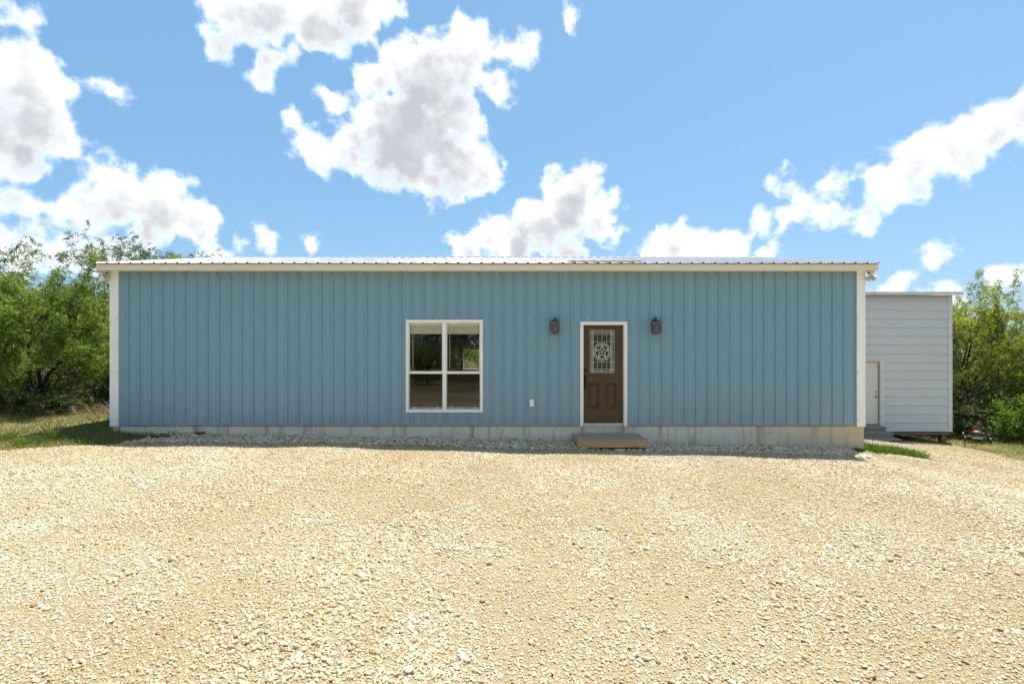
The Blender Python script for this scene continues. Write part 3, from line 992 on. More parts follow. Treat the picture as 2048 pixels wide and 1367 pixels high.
    q.box(dx0, dx1, yb - .003, yb - .0002, zb - .004, zb + .030)
    q.build('rain_diverter', M['fascia'], b)
    build_window(b, WIN)
    build_door(b)
    build_back_window(b)
    return b


def build_window(b, W):
    x0, x1, z0, z1 = W
    wn = MB()
    t = .058
    # outer flange frame, mitred look via butt joints
    wn.box(x0, x1, -.034, .04, z1 - t, z1).box(x0, x1, -.034, .04, z0, z0 + t)
    wn.box(x0, x0 + t, -.034, .04, z0 + t + .0005, z1 - t - .0005).box(x1 - t, x1, -.034, .04, z0 + t + .0005, z1 - t - .0005)
    win = wn.build('window', M['white'], b, bevel=0.004)
    ix0, ix1, iz0, iz1 = x0 + t, x1 - t, z0 + t, z1 - t
    cx = (x0 + x1) / 2
    MB().box(cx - .036, cx + .036, -.022, .05, iz0 + .0005, iz1 - .0005).build('mullion', M['white'], win, bevel=0.003)
    zr = 1.62 - (744.5 - 690) / 98.8
    for a, c in ((ix0, cx - .0365), (cx + .0365, ix1)):
        MB().box(a + .0005, c - .0005, -.012, .045, zr - .026, zr + .026).build('check_rail', M['white'], win, bevel=0.003)
        # sash stiles
        s = .016
        mb = MB()
        mb.box(a + .0005, a + s, .012, .05, zr + .027, iz1 - .0005).box(c - s, c - .0005, .012, .05, zr + .027, iz1 - .0005)
        mb.box(a + s + .0005, c - s - .0005, .012, .05, iz1 - s, iz1 - .0005)
        mb.build('upper_sash', M['white'], win)
        mb = MB()
        mb.box(a + .0005, a + s, .030, .06, iz0 + .0005, zr - .027).box(c - s, c - .0005, .030, .06, iz0 + .0005, zr - .027)
        mb.box(a + s + .0005, c - s - .0005, .030, .06, iz0 + .0005, iz0 + .045)
        mb.box(a + .09, a + .13, .018, .0298, iz0 + .02, iz0 + .04).box(c - .13, c - .09, .018, .0298, iz0 + .02, iz0 + .04)
        mb.build('lower_sash', M['white'], win)
        MB().quad((a + s, .03, zr + .02), (c - s, .03, zr + .02), (c - s, .03, iz1 - s), (a + s, .03, iz1 - s)).build('pane', M['glass'], win)
        tl = .010                                        # lower sashes lean a hair in their tracks
        MB().quad((a + s, .045, iz0 + .04), (c - s, .045, iz0 + .04), (c - s, .045 + tl, zr - .02), (a + s, .045 + tl, zr - .02)).build('pane', M['glass'], win)
        MB().quad((a + .004, .024, iz0 + .004), (c - .004, .024, iz0 + .004), (c - .004, .024, zr - .03), (a + .004, .024, zr - .03)).build('insect_and_dimming_screen', M['screen'], win)
    # blinds behind the panes: things of their own
    for k, (a, c) in enumerate(((ix0 + .02, cx - .05), (cx + .05, ix1 - .02))):
        bl = empty('window_blind', ((a + c) / 2, .094, iz1 - .22))
        tag(bl, 'cream slatted blind pulled up behind the %s window pane' % ('upper left' if k == 0 else 'upper right'), 'blind', 'raised blinds in the front window')
        hw = (c - a) / 2
        MB().box(-hw, hw, -.03, .03, .165, .215).build('headrail', M['cream_blind'], bl, bevel=.003)
        MB().box(-hw - .004, hw + .004, -.042, -.032, .150, .2149).build('valance', M['cream_blind'], bl)
        for j in range(11):
            zz = .145 - j * .0122
            MB().box(-hw, hw, -.027 + .0015 * (j % 3), .027, zz - .0085, zz).build('slat', M['cream_blind'], bl)
        MB().box(-hw, hw, -.026, .026, -.006, .010).build('bottom_rail', M['cream_blind'], bl, bevel=.003)
        MB().tube([(-hw + .05, -.035, .15), (-hw + .052, -.04, -.35), (-hw + .05, -.04, -.70)], .0045, 6).build('wand', M['white'], bl)


def build_back_window(b):
    x0, x1, z0, z1 = BWIN
    y = WY
    t = .05
    q = MB()
    q.box(x0, x1, y - .15, y + .03, z1 - t, z1).box(x0, x1, y - .15, y + .03, z0, z0 + t)
    q.box(x0, x0 + t, y - .15, y + .03, z0 + t + .0005, z1 - t - .0005).box(x1 - t, x1, y - .15, y + .03, z0 + t + .0005, z1 - t - .0005)
    wb = q.build('window', M['white'], b)
    MB().quad((x0 + t, y - .06, z0 + t), (x1 - t, y - .06, z0 + t), (x1 - t, y - .06, z1 - t), (x0 + t, y - .06, z1 - t)).build('pane', M['glass'], wb)
    MB().quad((x0 + t, y + .01, z0 + t), (x1 - t, y + .01, z0 + t), (x1 - t, y + .01, z1 - t), (x0 + t, y + .01, z1 - t)).build('insect_and_dimming_screen', M['screen'], wb)  # added dark sheet that dims the view through the back window


def build_door(b):
    # frame: brickmould and jambs
    fx0, fx1, fz1 = DOOR[0], DOOR[1], DOOR[3]
    q = MB()
    q.box(fx0, fx0 + .058, -.034, .02, -.012, fz1 - .0585).box(fx1 - .058, fx1, -.034, .02, -.012, fz1 - .0585)
    q.box(fx0, fx1, -.034, .02, fz1 - .058, fz1)
    q.box(fx0 + .0585, fx0 + .068, -.026, .15, -.004, fz1 - .0685).box(fx1 - .068, fx1 - .0585, -.026, .15, -.004, fz1 - .0685)
    q.box(fx0 + .0585, fx1 - .0585, -.026, .15, fz1 - .068, fz1 - .0585)
    q.build('door_frame', M['white'], b, bevel=0.004)
    MB().box(1.588, 2.400, -.008, .15, .0, .045).build('threshold', M['alum'], b, bevel=.006)
    x0, x1, z0, z1 = 1.590, 2.398, .062, 2.026
    ys, yb = .075, .12
    gx0, gx1, gz0, gz1 = 1.722, 2.238, 1.050, 1.936
    q = MB()
    q.box(x0, gx0, ys, yb, z0, z1).box(gx1, x1, ys, yb, z0, z1)
    q.box(gx0 + .0002, gx1 - .0002, ys, yb, z0, gz0).box(gx0 + .0002, gx1 - .0002, ys, yb, gz1, z1)
    d = q.build('door', M['brown_door'], b)
    # raised glazing rim
    q = MB(); t = .03
    q.box(gx0 - t, gx1 + t, ys - .013, ys - .0005, gz1 - .004, gz1 + t).box(gx0 - t, gx1 + t, ys - .013, ys - .0005, gz0 - t, gz0 + .004)
    q.box(gx0 - t, gx0 + .004, ys - .013, ys - .0005, gz0 + .0045, gz1 - .0045).box(gx1 - .004, gx1 + t, ys - .013, ys - .0005, gz0 + .0045, gz1 - .0045)
    q.build('lite_rim', M['brown_door'], d, bevel=.006)
    # pressed panels: a moulded ring round a raised field
    for a, c in ((1.696, 1.926), (2.050, 2.276)):
        e0, e1 = .325, .862
        q = MB()
        rings = [(0, .0005), (.012, -.009), (.022, -.009), (.034, .010), (.046, .010), (.066, -.004)]
        for (i0, d0), (i1, d1) in zip(rings[:-1], rings[1:]):
            o = [(a + i0, ys - .001 + d0 - .0, e0 + i0), (c - i0, ys - .001 + d0, e0 + i0), (c - i0, ys - .001 + d0, e1 - i0), (a + i0, ys - .001 + d0, e1 - i0)]
            n = [(a + i1, ys - .001 + d1, e0 + i1), (c - i1, ys - .001 + d1, e0 + i1), (c - i1, ys - .001 + d1, e1 - i1), (a + i1, ys - .001 + d1, e1 - i1)]
            for k in range(4):
                q.quad(o[k], o[(k + 1) % 4], n[(k + 1) % 4], n[k])
        i = .066
        q.quad((a + i, ys - .005, e0 + i), (c - i, ys - .005, e0 + i), (c - i, ys - .005, e1 - i), (a + i, ys - .005, e1 - i))
        # recess the leaf visually by pushing the whole moulding proud of the skin
        for k, v in enumerate(q.v): q.v[k] = (v[0], v[1] - .0105, v[2])
        q.build('door_panel', M['brown_door'], d)
    # decorative lite: clear field, frosted borders, caming, star in a ring
    gy = ys + .012
    MB().quad((gx0, gy, gz0), (gx1, gy, gz0), (gx1, gy, gz1), (gx0, gy, gz1)).build('pane', M['deco_glass'], d)
    wdt, hgt = gx1 - gx0, gz1 - gz0
    # positions measured on the photo (crop 320..905 x 215..1200)
    U = lambda u: gx0 + (u - 320) / 585.0 * wdt
    V = lambda v: gz1 - (v - 215) / 985.0 * hgt
    q = MB(); yb2 = gy - .002
    for u0, u1, v0, v1 in ((320, 900, 215, 290), (320, 900, 1140, 1200), (320, 385, 290, 1140), (845, 900, 290, 1140), (385, 415, 290, 1140), (805, 840, 290, 1140)):
        q.quad((U(u0), yb2, V(v1)), (U(u1), yb2, V(v1)), (U(u1), yb2, V(v0)), (U(u0), yb2, V(v0)))
    q.build('border_glass', M['bevel_glass'], d)
    q = MB(); yl0, yl1 = gy - .008, gy - .0025; hw = .0024

    def hbar(v, u0, u1): q.box(U(u0), U(u1), yl0, yl1, V(v) - hw, V(v) + hw)

    def vbar(u, v0, v1): q.box(U(u) - hw, U(u) + hw, yl0 - .0004, yl1 - .0002, V(v1), V(v0))
    for v in (290, 323, 485, 948, 1108, 1140): hbar(v, 320, 905)
    hbar(716, 320, 415); hbar(716, 803, 905)
    for u in (382, 416, 808, 838): vbar(u, 215, 1200)
    vbar(611, 215, 530); vbar(611, 905, 1200)
    for u in (503, 720): vbar(u, 323, 545); vbar(u, 880, 1108)
    hbar(222, 320, 905); hbar(1193, 320, 905); vbar(325, 215, 1200); vbar(900, 215, 1200)
    q.build('caming', M['lead'], d)
    cx, cz = U(611), V(715)
    sc = hgt / 985.0
    q = MB()
    for r in (193, 155):
        ra = r * sc
        i = len(q.v); n = 48
        for j in range(n):
            t = 2 * math.pi * j / n
            for rr, yy in ((ra - .0056, yl1), (ra - .0056, yl0 - .001), (ra + .0056, yl0 - .001), (ra + .0056, yl1)):
                q.v.append((cx + rr * math.cos(t), yy, cz + rr * math.sin(t)))
        for j in range(n):
            a, c = i + j * 4, i + ((j + 1) % n) * 4
            for k in range(3): q.f.append((a + k, a + k + 1, c + k + 1, c + k))
    q.build('ring', M['lead'], d)
    q = MB()

    def bar(p0, p1, w=.0056, up=0.0):
        p0 = Vector(p0); p1 = Vector(p1); dd = (p1 - p0).normalized(); nn = Vector((-dd.y, dd.x)) * w
        y0 = yl0 - .0015 - up
        a, c, e, f = p0 + nn, p0 - nn, p1 - nn, p1 + nn
        q.quad((a.x, y0, a.y), (c.x, y0, c.y), (e.x, y0, e.y), (f.x, y0, f.y))
        for s_, t_ in ((a, f), (e, c)):
            q.quad((s_.x, y0, s_.y), (t_.x, y0, t_.y), (t_.x, yl1, t_.y), (s_.x, yl1, s_.y))
    Ro, Ri = 158 * sc, 62 * sc
    P = []
    for k in range(10):
        a = R(90 + 36 * k); r = Ro if k % 2 == 0 else Ri
        P.append((cx + r * math.cos(a), cz + r * math.sin(a)))
    for k in range(10): bar(P[k], P[(k + 1) % 10], up=.0003 * (k % 2))
    for k in range(1, 10, 2): bar((cx, cz), P[k], .0030, up=.0006 + .0002 * k)
    q.build('star', M['lead'], d)
    # hardware at the left stile
    hx = 1.628
    q = MB(); q.frustum(0, 0, 0, .028, .032, .027, 16, 0)
    q.v = [(hx + v[0], ys - v[2], 1.105 + v[1]) for v in q.v]
    q.build('deadbolt', M['black_metal'], d, smooth=False)
    q = MB()
    q.box(hx - .024, hx + .024, ys - .010, ys - .0005, .715, 1.02)
    q.tube([(hx, ys - .008, .97), (hx, ys - .045, .965), (hx, ys - .062, .92), (hx, ys - .062, .80), (hx, ys - .045, .755), (hx, ys - .008, .745)], [.011, .011, .011, .012, .011, .010], 8)
    q.box(hx - .010, hx + .010, ys - .055, ys - .0102, .985, 1.0)
    q.build('handle_set', M['black_metal'], d, bevel=.003)


HOUSE = build_house()


# ------------------------------------------------------------------ wall fittings
def build_lantern(x, label):
    la = empty('wall_lantern', (x, 0, 1.84))
    tag(la, label, 'lantern', 'carriage lanterns beside the front door')
    # local: y negative comes out of the wall
    q = MB().box(-.045, .045, -.040, -.0205, .03, .30)
    q.build('back_plate', M['bronze'], la, bevel=.008)
    q = MB().tube([(0, -.035, .235), (0, -.060, .30), (0, -.085, .335), (0, -.115, .345), (0, -.13, .325), (0, -.13, .29)], .0085, 8)
    q.build('hook_arm', M['bronze'], la, smooth=True)
    cy_ = -.135
    q = MB()
    q.frustum(0, cy_, .285, .325, .010, .007, 8, 0).frustum(0, cy_, .325, .350, .012, .002, 8, 0)
    q.build('finial', M['bronze'], la)
    q = MB()
    q.frustum(0, cy_, .262, .286, .048, .018, 4)
    q.frustum(0, cy_, .250, .262, .070, .062, 4)
    q.build('cap', M['bronze'], la)
    q = MB().frustum(0, cy_, .206, .250, .098, .064, 4).frustum(0, cy_, .198, .206, .104, .100, 4)
    q.build('hood', M['pewter'], la, bevel=.002)
    # cage: four posts, rails, diagonals on each face
    c = MB(); a0, a1 = .066, .080      # half width bottom, top
    zb, zt = .018, .198
    cor0 = [(-a0, cy_ - a0, zb), (a0, cy_ - a0, zb), (a0, cy_ + a0, zb), (-a0, cy_ + a0, zb)]
    cor1 = [(-a1, cy_ - a1, zt), (a1, cy_ - a1, zt), (a1, cy_ + a1, zt), (-a1, cy_ + a1, zt)]
    L = lambda p, r, t: tuple(p[k] + (r[k] - p[k]) * t for k in range(3))
    for k in range(4): c.tube([cor0[k], cor1[k]], .0065, 4)
    for k in range(4):
        n = (k + 1) % 4
        A, B, C, D = cor0[k], cor0[n], cor1[n], cor1[k]
        pt = lambda u, v: L(L(A, B, u), L(D, C, u), v)
        for v in (.0, .28, .76, 1.0): c.tube([pt(0, v), pt(1, v)], .0042, 4)
        for u in (.22, .78): c.tube([pt(u, 0), pt(u, 1)], .0035, 4)
        c.tube([pt(.22, .28), pt(.5, .62), pt(.78, .28)], .0035, 4)
        c.tube([pt(.22, .76), pt(.5, .45), pt(.78, .76)], .0035, 4)
    c.build('cage', M['pewter'], la)
    g = MB(); e = .006
    for k in range(4):
        n = (k + 1) % 4
        f = lambda p, s: (p[0] * (1 - s), cy_ + (p[1] - cy_) * (1 - s), p[2])
        g.quad(f(cor0[k], .12), f(cor0[n], .12), f(cor1[n], .12), f(cor1[k], .12))
    g.build('glass', M['lamp_glass'], la)
    q = MB().frustum(0, cy_, .004, .0175, .058, .072, 4).frustum(0, cy_, -.012, .004, .012, .030, 8, 0)
    q.build('base', M['pewter'], la)
    q = MB().tube([(0, cy_, .02), (0, cy_, .08)], .012, 8).tube([(0, cy_, .08), (0, cy_, .10), (0, cy_, .13), (0, cy_, .15)], [.012, .026, .022, .004], 10)
    q.build('bulb', M['lens'], la, smooth=True)
    # arm bracket joining plate and hood
    MB().box(-.008, .008, -.075, -.0395, .214, .228).build('bracket', M['bronze'], la)


build_lantern(1.005, 'weathered bronze wall lantern between the window and the brown door')
build_lantern(3.020, 'weathered bronze wall lantern on the siding right of the brown door')


def build_outlet():
    o = empty('outlet_cover', (0.541, 0, .38))
    tag(o, 'small white weatherproof outlet cover low on the blue wall', 'outlet cover')
    MB().box(-.045, .045, -.030, -.0045, 0, .147).build('base', M['white'], o, bevel=.006)
    MB().box(-.040, .040, -.052, -.0305, .006, .138).build('lid', M['white'], o, bevel=.008)
    MB().box(-.030, .030, -.046, -.0305, .1385, .146).build('hinge', M['white'], o)


build_outlet()


def build_flood(x, label, flip, globe):
    o = empty('flood_light', (x, -.10, 3.108))
    tag(o, label, 'flood light', 'security lights under the eave ends')
    q = MB().frustum(0, 0, -.032, 0, .068, .072, 16, 0)
    q.build('canopy', M['flood_white'], o)
    q = MB().frustum(0, 0, -.064, -.0325, .045, .062, 16, 0)
    q.build('sensor_body', M['flood_white'], o)
    q = MB().tube([(.0, 0, -.062), (.004 * flip, -.004, -.10)], .018, 8)
    q.build('knuckle', M['flood_white'], o)
    for k, (dx, dy, dz) in enumerate(((-.35 * flip, .5, -.85), (.75 * flip, -.25, -.65))):
        d = Vector((dx, dy, dz)).normalized()
        p = Vector((.004 * flip, 0, -.095))
        if globe and k == 1: d = Vector((.1, -.75, -.6)).normalized()
        q = MB().tube([p, p + d * .03, p + d * .085, p + d * .10], [.022, .032, .056, .058], 14)
        h = q.build('lamp_head', M['flood_white'], o, smooth=False)
        e = p + d * .1005
        MB().tube([e, e + d * .012], [.052, .030], 14).build('lens', M['lens'], h)
    MB().tube([(-.055 * flip, -.03, -.045), (-.075 * flip, -.04, -.06)], [.014, .010], 8).build('sensor', M['black_plastic'], o)


build_flood(7.33, 'twin-head flood light under the right eave corner beside the white shed', 1, False)
build_flood(-8.03, 'twin-head flood light under the left eave corner against the trees', -1, True)


def build_step():
    s = empty('wooden_step', (2.02, -.40, 0))
    tag(s, 'low weathered pine step on short blocks below the brown door', 'step')
    x0, x1, y0, y1, zt = -.648, .650, -.375, .355, -.155
    n = 5; wd = (y1 - y0) / n
    for i in range(n):
        a = y0 + wd * i
        MB().box(x0 - .006, x1 + .006 + .004 * (i % 2), a + .003, a + wd - .003, zt - .038, zt - .0015 * (i % 3)).build('deck_board', M['pine_top'], s, bevel=.004)
    MB().box(x0, x1, y0 + .002, y0 + .040, zt - .145, zt - .0385).build('front_board', M['pine'], s, bevel=.004)
    MB().box(x0, x1, y1 - .040, y1 - .002, zt - .145, zt - .0385).build('back_board', M['pine'], s)
    for xa in (x0, x1 - .038):
        MB().box(xa, xa + .038, y0 + .0405, y1 - .0405, zt - .145, zt - .0385).build('side_board', M['pine'], s, bevel=.004)
    for xa in (x0 + .06, x1 - .16):
        for ya in (y0 + .045, y1 - .14):
            MB().box(xa, xa + .09, ya, ya + .09, -.47, zt - .1455).build('block_foot', M['pine'], s, bevel=.004)


build_step()


# ------------------------------------------------------------------ the white shed
def build_shed():
    y = 5.0
    s = empty('white_shed', (11, y, -1.0))
    tag(s, 'tall white lap-sided shed on posts behind the right end', 'shed')
    O = Vector((11, y, -1.0))

    def B(mb, name, mat, parent=s, **k):
        if parent is s: mb.v = [(v[0] - O.x, v[1] - O.y, v[2] - O.z) for v in mb.v]
        else: mb.v = [(v[0] - O.x, v[1] - O.y, v[2] - O.z) for v in mb.v]
        return mb.build(name, mat, parent, **k)
    xl, xr, zb, zt, dep = 8.55, 13.34, -.95, 3.115, 4.6
    dx0, dx1, dz0, dz1 = 10.30, 11.20, -.77, 1.142
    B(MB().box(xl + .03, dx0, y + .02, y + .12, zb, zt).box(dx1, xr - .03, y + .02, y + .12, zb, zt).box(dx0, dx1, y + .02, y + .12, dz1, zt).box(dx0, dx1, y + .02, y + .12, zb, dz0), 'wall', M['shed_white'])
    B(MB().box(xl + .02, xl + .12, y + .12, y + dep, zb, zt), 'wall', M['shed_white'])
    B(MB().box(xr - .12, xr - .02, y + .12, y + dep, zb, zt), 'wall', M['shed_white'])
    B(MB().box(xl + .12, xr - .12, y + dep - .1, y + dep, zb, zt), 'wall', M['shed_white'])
    B(MB().box(xl + .02, xr - .02, y + .02, y + dep, zb - .02, zb - .001), 'floor', M['joist'])
    ex = .2585
    z = zb
    k = 0
    while z < zt - .03:
        z1 = min(z + ex + .02, zt)
        segs = [(xl + .11, xr - .115)]
        if z1 - .02 > dz0 - .02 and z < dz1 + .06:
            segs = [(xl + .11, dx0 - .10), (dx1 + .115, xr - .115)]
            if z < dz1 + .06 < z1 - .05: pass
        if len(segs) == 2 and z1 > dz1 + .05:        # short board over the door head
            segs.append((dx0 - .10, dx1 + .1145))
        for a, c in segs:
            q = MB()
            zs, z = z, (max(z, dz1 + .031) if (a, c) == (dx0 - .10, dx1 + .1145) else z)
            yo, yi = y - .026, y + .002
            q.quad((a, yo, z), (c, yo, z), (c, yi, z1), (a, yi, z1))
            q.quad((a, y + .019, z), (c, y + .019, z), (c, yo, z), (a, yo, z))
            q.quad((a, y + .019, z), (a, yo, z), (a, yi, z1), (a, y + .019, z1))
            q.quad((c, yo, z), (c, y + .019, z), (c, y + .019, z1), (c, yi, z1))
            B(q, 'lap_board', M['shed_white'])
            z = zs
        z += ex; k += 1
    # side boards on the right wall
    z = zb
    while z < zt - .03:
        z1 = min(z + ex + .02, zt)
        q = MB()
        for xo, xi in ((xr + .006, xr - .014),):
            q.quad((xo, y + .12, z), (xo, y + dep, z), (xi, y + dep, z1), (xi, y + .12, z1))
            q.quad((xr - .019, y + .12, z), (xr - .019, y + dep, z), (xo, y + dep, z), (xo, y + .12, z))
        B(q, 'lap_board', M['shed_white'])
        z += ex
    for a, c in ((xl, xl + .11), (xr - .115, xr + .008)):
        B(MB().box(a, c, y - .030, y + .015, zb - .004, zt), 'corner_board', M['shed_trim'], bevel=.003)
    B(MB().box(xr - .018, xr + .012, y + .0155, y + .115, zb - .004, zt), 'corner_board', M['shed_trim'])
    # door
    B(MB().box(dx1 + .0005, dx1 + .115, y - .020, y + .019, zb + .0, dz1 + .03), 'door_trim', M['shed_trim'])
    B(MB().box(dx0 - .10, dx0 - .0005, y - .020, y + .019, zb + .0, dz1 + .03), 'door_trim', M['shed_trim'])
    B(MB().box(dx0, dx1, y - .020, y + .019, dz1 + .0005, dz1 + .029), 'door_trim', M['shed_trim'])
    q = MB().box(dx1 - .035, dx1 - .0005, y - .012, y + .10, dz0, dz1 - .0005).box(dx0 + .0005, dx0 + .035, y - .012, y + .10, dz0, dz1 - .0005).box(dx0 + .0355, dx1 - .0355, y - .012, y + .10, dz1 - .03, dz1 - .0005)
    B(q, 'door_jamb', M['jamb'])
    d = B(MB().box(dx0 + .037, dx1 - .037, y + .025, y + .065, dz0 + .03, dz1 - .032), 'door', M['shed_door'], bevel=.003)
    for zk, rr, nm in ((.08, .026, 'knob'), (.225, .022, 'deadbolt')):
        q = MB().frustum(0, 0, 0, .02, rr, rr * .8, 14, 0)
        if nm == 'knob': q.frustum(0, 0, .02, .045, .014, .020, 12, 0).frustum(0, 0, .045, .07, .028, .018, 14, 0)
        q.v = [(dx1 - .10 + v[0], y + .0245 - v[2], zk + v[1]) for v in q.v]
        B(q, nm, M['steel_knob'], d)
    # roof: low single pitch with metal edge
    xo0, xo1 = xl - .2, xr + .21
    q = MB()
    for a in (0,):
        y0, y1 = y - .16, y + dep + .25
        z0, z1 = zt + .005, zt + .42
        t = .075
        i = len(q.v)
        q.v += [(xo0, y0, z0), (xo1, y0, z0), (xo1, y1, z1), (xo0, y1, z1), (xo0, y0, z0 + t), (xo1, y0, z0 + t), (xo1, y1, z1 + t), (xo0, y1, z1 + t)]
        for f in ((0, 3, 2, 1), (4, 5, 6, 7), (0, 1, 5, 4), (1, 2, 6, 5), (2, 3, 7, 6), (3, 0, 4, 7)): q.f.append(tuple(i + kk for kk in f))
    B(q, 'roof', M['galv'])
    xj = 10.92
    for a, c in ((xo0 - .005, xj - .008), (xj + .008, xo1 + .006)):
        B(MB().box(a, c, y - .172, y - .1605, zt - .008, zt + .085), 'drip_edge', M['shed_trim'])  # pale board colour stands in for sky reflected in the metal edge
    # beams and posts
    B(MB().box(xl + .05, xr - .06, y + .0, y + .04, zb - .105, zb - .021), 'rim_joist', M['joist'])
    B(MB().box(xr - .10, xr - .06, y + .0405, y + dep, zb - .105, zb - .021), 'rim_joist', M['joist'])
    for px in (8.9, 10.9, 13.10):
        for py in (y + .06, y + dep - .2):
            B(MB().box(px, px + .14, py, py + .14, -2.0, zb - .1055), 'post', M['joist'])
    # stairs are a thing of their own
    st = empty('shed_steps', (10.45, 4.5, -1.15))
    tag(st, 'weathered wooden steps with three treads below the white shed door', 'steps')
    for i, (yf, zz) in enumerate(((4.70, -.775), (4.40, -.895), (4.10, -1.025))):
        xa, xb = 9.7, 11.17 - .01 * i
        for half in (0, 1):
            q = MB().box(xa, xb + .012, yf - .02 + half * .155, yf + .13 + half * .155, zz - .036, zz)
            q.v = [(v[0] - 10.45, v[1] - 4.5, v[2] + 1.15) for v in q.v]
            q.build('tread', M['grey_wood'], st, bevel=.003)
        q = MB().box(xa, xb, yf, yf + .03, zz - .15 - (.12 if i == 2 else 0), zz - .0365)
        q.v = [(v[0] - 10.45, v[1] - 4.5, v[2] + 1.15) for v in q.v]
        q.build('riser', M['grey_wood'], st)
    for xa in (9.72, 11.09):
        q = MB()
        for i, (yf, zz) in enumerate(((4.70, -.775), (4.40, -.895), (4.10, -1.025))):
            q.box(xa, xa + .04, yf + .0305, min(yf + .33, 4.975), -1.35, zz - .037)
        q.v = [(v[0] - 10.45, v[1] - 4.5, v[2] + 1.15) for v in q.v]
        q.build('stringer', M['grey_wood'], st)


build_shed()


# ------------------------------------------------------------------ push mower under the bushes
def build_mower():
    x, y = 14.45, 5.4
    m = empty('push_mower', (x, y, gzf(x, y) + .01), R(-36))
    tag(m, 'old black push mower with red engine top parked under the right bushes', 'mower')
    q = MB()
    q.frustum(0, 0, .07, .17, .25, .22, 10, 0); q.v = [(v[0], v[1] * 1.15, v[2]) for v in q.v]
    q.build('deck', M['black_plastic'], m, bevel=.01)
    MB().box(-.14, .12, -.33, -.285, .10, .155).build('front_bar', M['grey_metal'], m, bevel=.01)
    q = MB().frustum(0, -.02, .171, .27, .13, .12, 12, 0); q.build('engine_block', M['grey_metal'], m)
    q = MB().frustum(0, -.02, .271, .315, .125, .11, 12, 0).frustum(0, -.02, .315, .345, .11, .06, 12, 0)
    q.build('engine_cover', M['red'], m, bevel=.006)
    MB().box(.11, .19, -.10, .04, .20, .28).build('fuel_tank', M['black_plastic'], m, bevel=.012)
    for sx in (-1, 1):
        for wy, rr in ((-.24, .095), (.26, .12)):
            w = MB(); xx = sx * .285
            w.tube([(xx - .025, wy, rr), (xx + .025, wy, rr)], rr, 18)
            wo = w.build('wheel', M['black_plastic'], m, bevel=.008)
            MB().tube([(xx - .028, wy, rr), (xx + .028, wy, rr)], rr * .5, 14).build('rim', M['grey_metal'], wo)
        MB().tube([(sx * .20, .24, .14), (sx * .27, .42, .38), (sx * .30, .58, .62), (sx * .31, .74, .84)], .014, 8).build('handle_tube', M['black_metal'], m)
    MB().tube([(-.31, .74, .84), (-.29, .77, .88), (.29, .77, .88), (.31, .74, .84)], .016, 8).build('grip_bar', M['rust_bar'], m)
    MB().tube([(-.30, .70, .78), (-.28, .69, .765), (.28, .69, .765), (.30, .70, .78)], .012, 8).build('control_bar', M['rust_bar'], m)


build_mower()


# ------------------------------------------------------------------ plants
def blades(P, D, L, W, rng, bend=0.25):
    """diamond leaf faces: P base, D unit direction, L length, W width"""
    n = len(P)
    rv = rng.normal(size=(n, 3))
    S = np.cross(D, rv); S /= np.linalg.norm(S, axis=1)[:, None] + 1e-9
    N = np.cross(S, D)
    mid = P + D * (L * .5)[:, None]
    tip = P + D * L[:, None] - np.array([0, 0, 1.0]) * (L * bend)[:, None]
    V = np.stack([P, mid + S * (W * .5)[:, None], tip, mid - S * (W * .5)[:, None]], 1).reshape(-1, 3)
    Fc = np.arange(n * 4).reshape(n, 4)
    return V, Fc


def unit(v): return v / (np.linalg.norm(v, axis=-1, keepdims=True) + 1e-9)


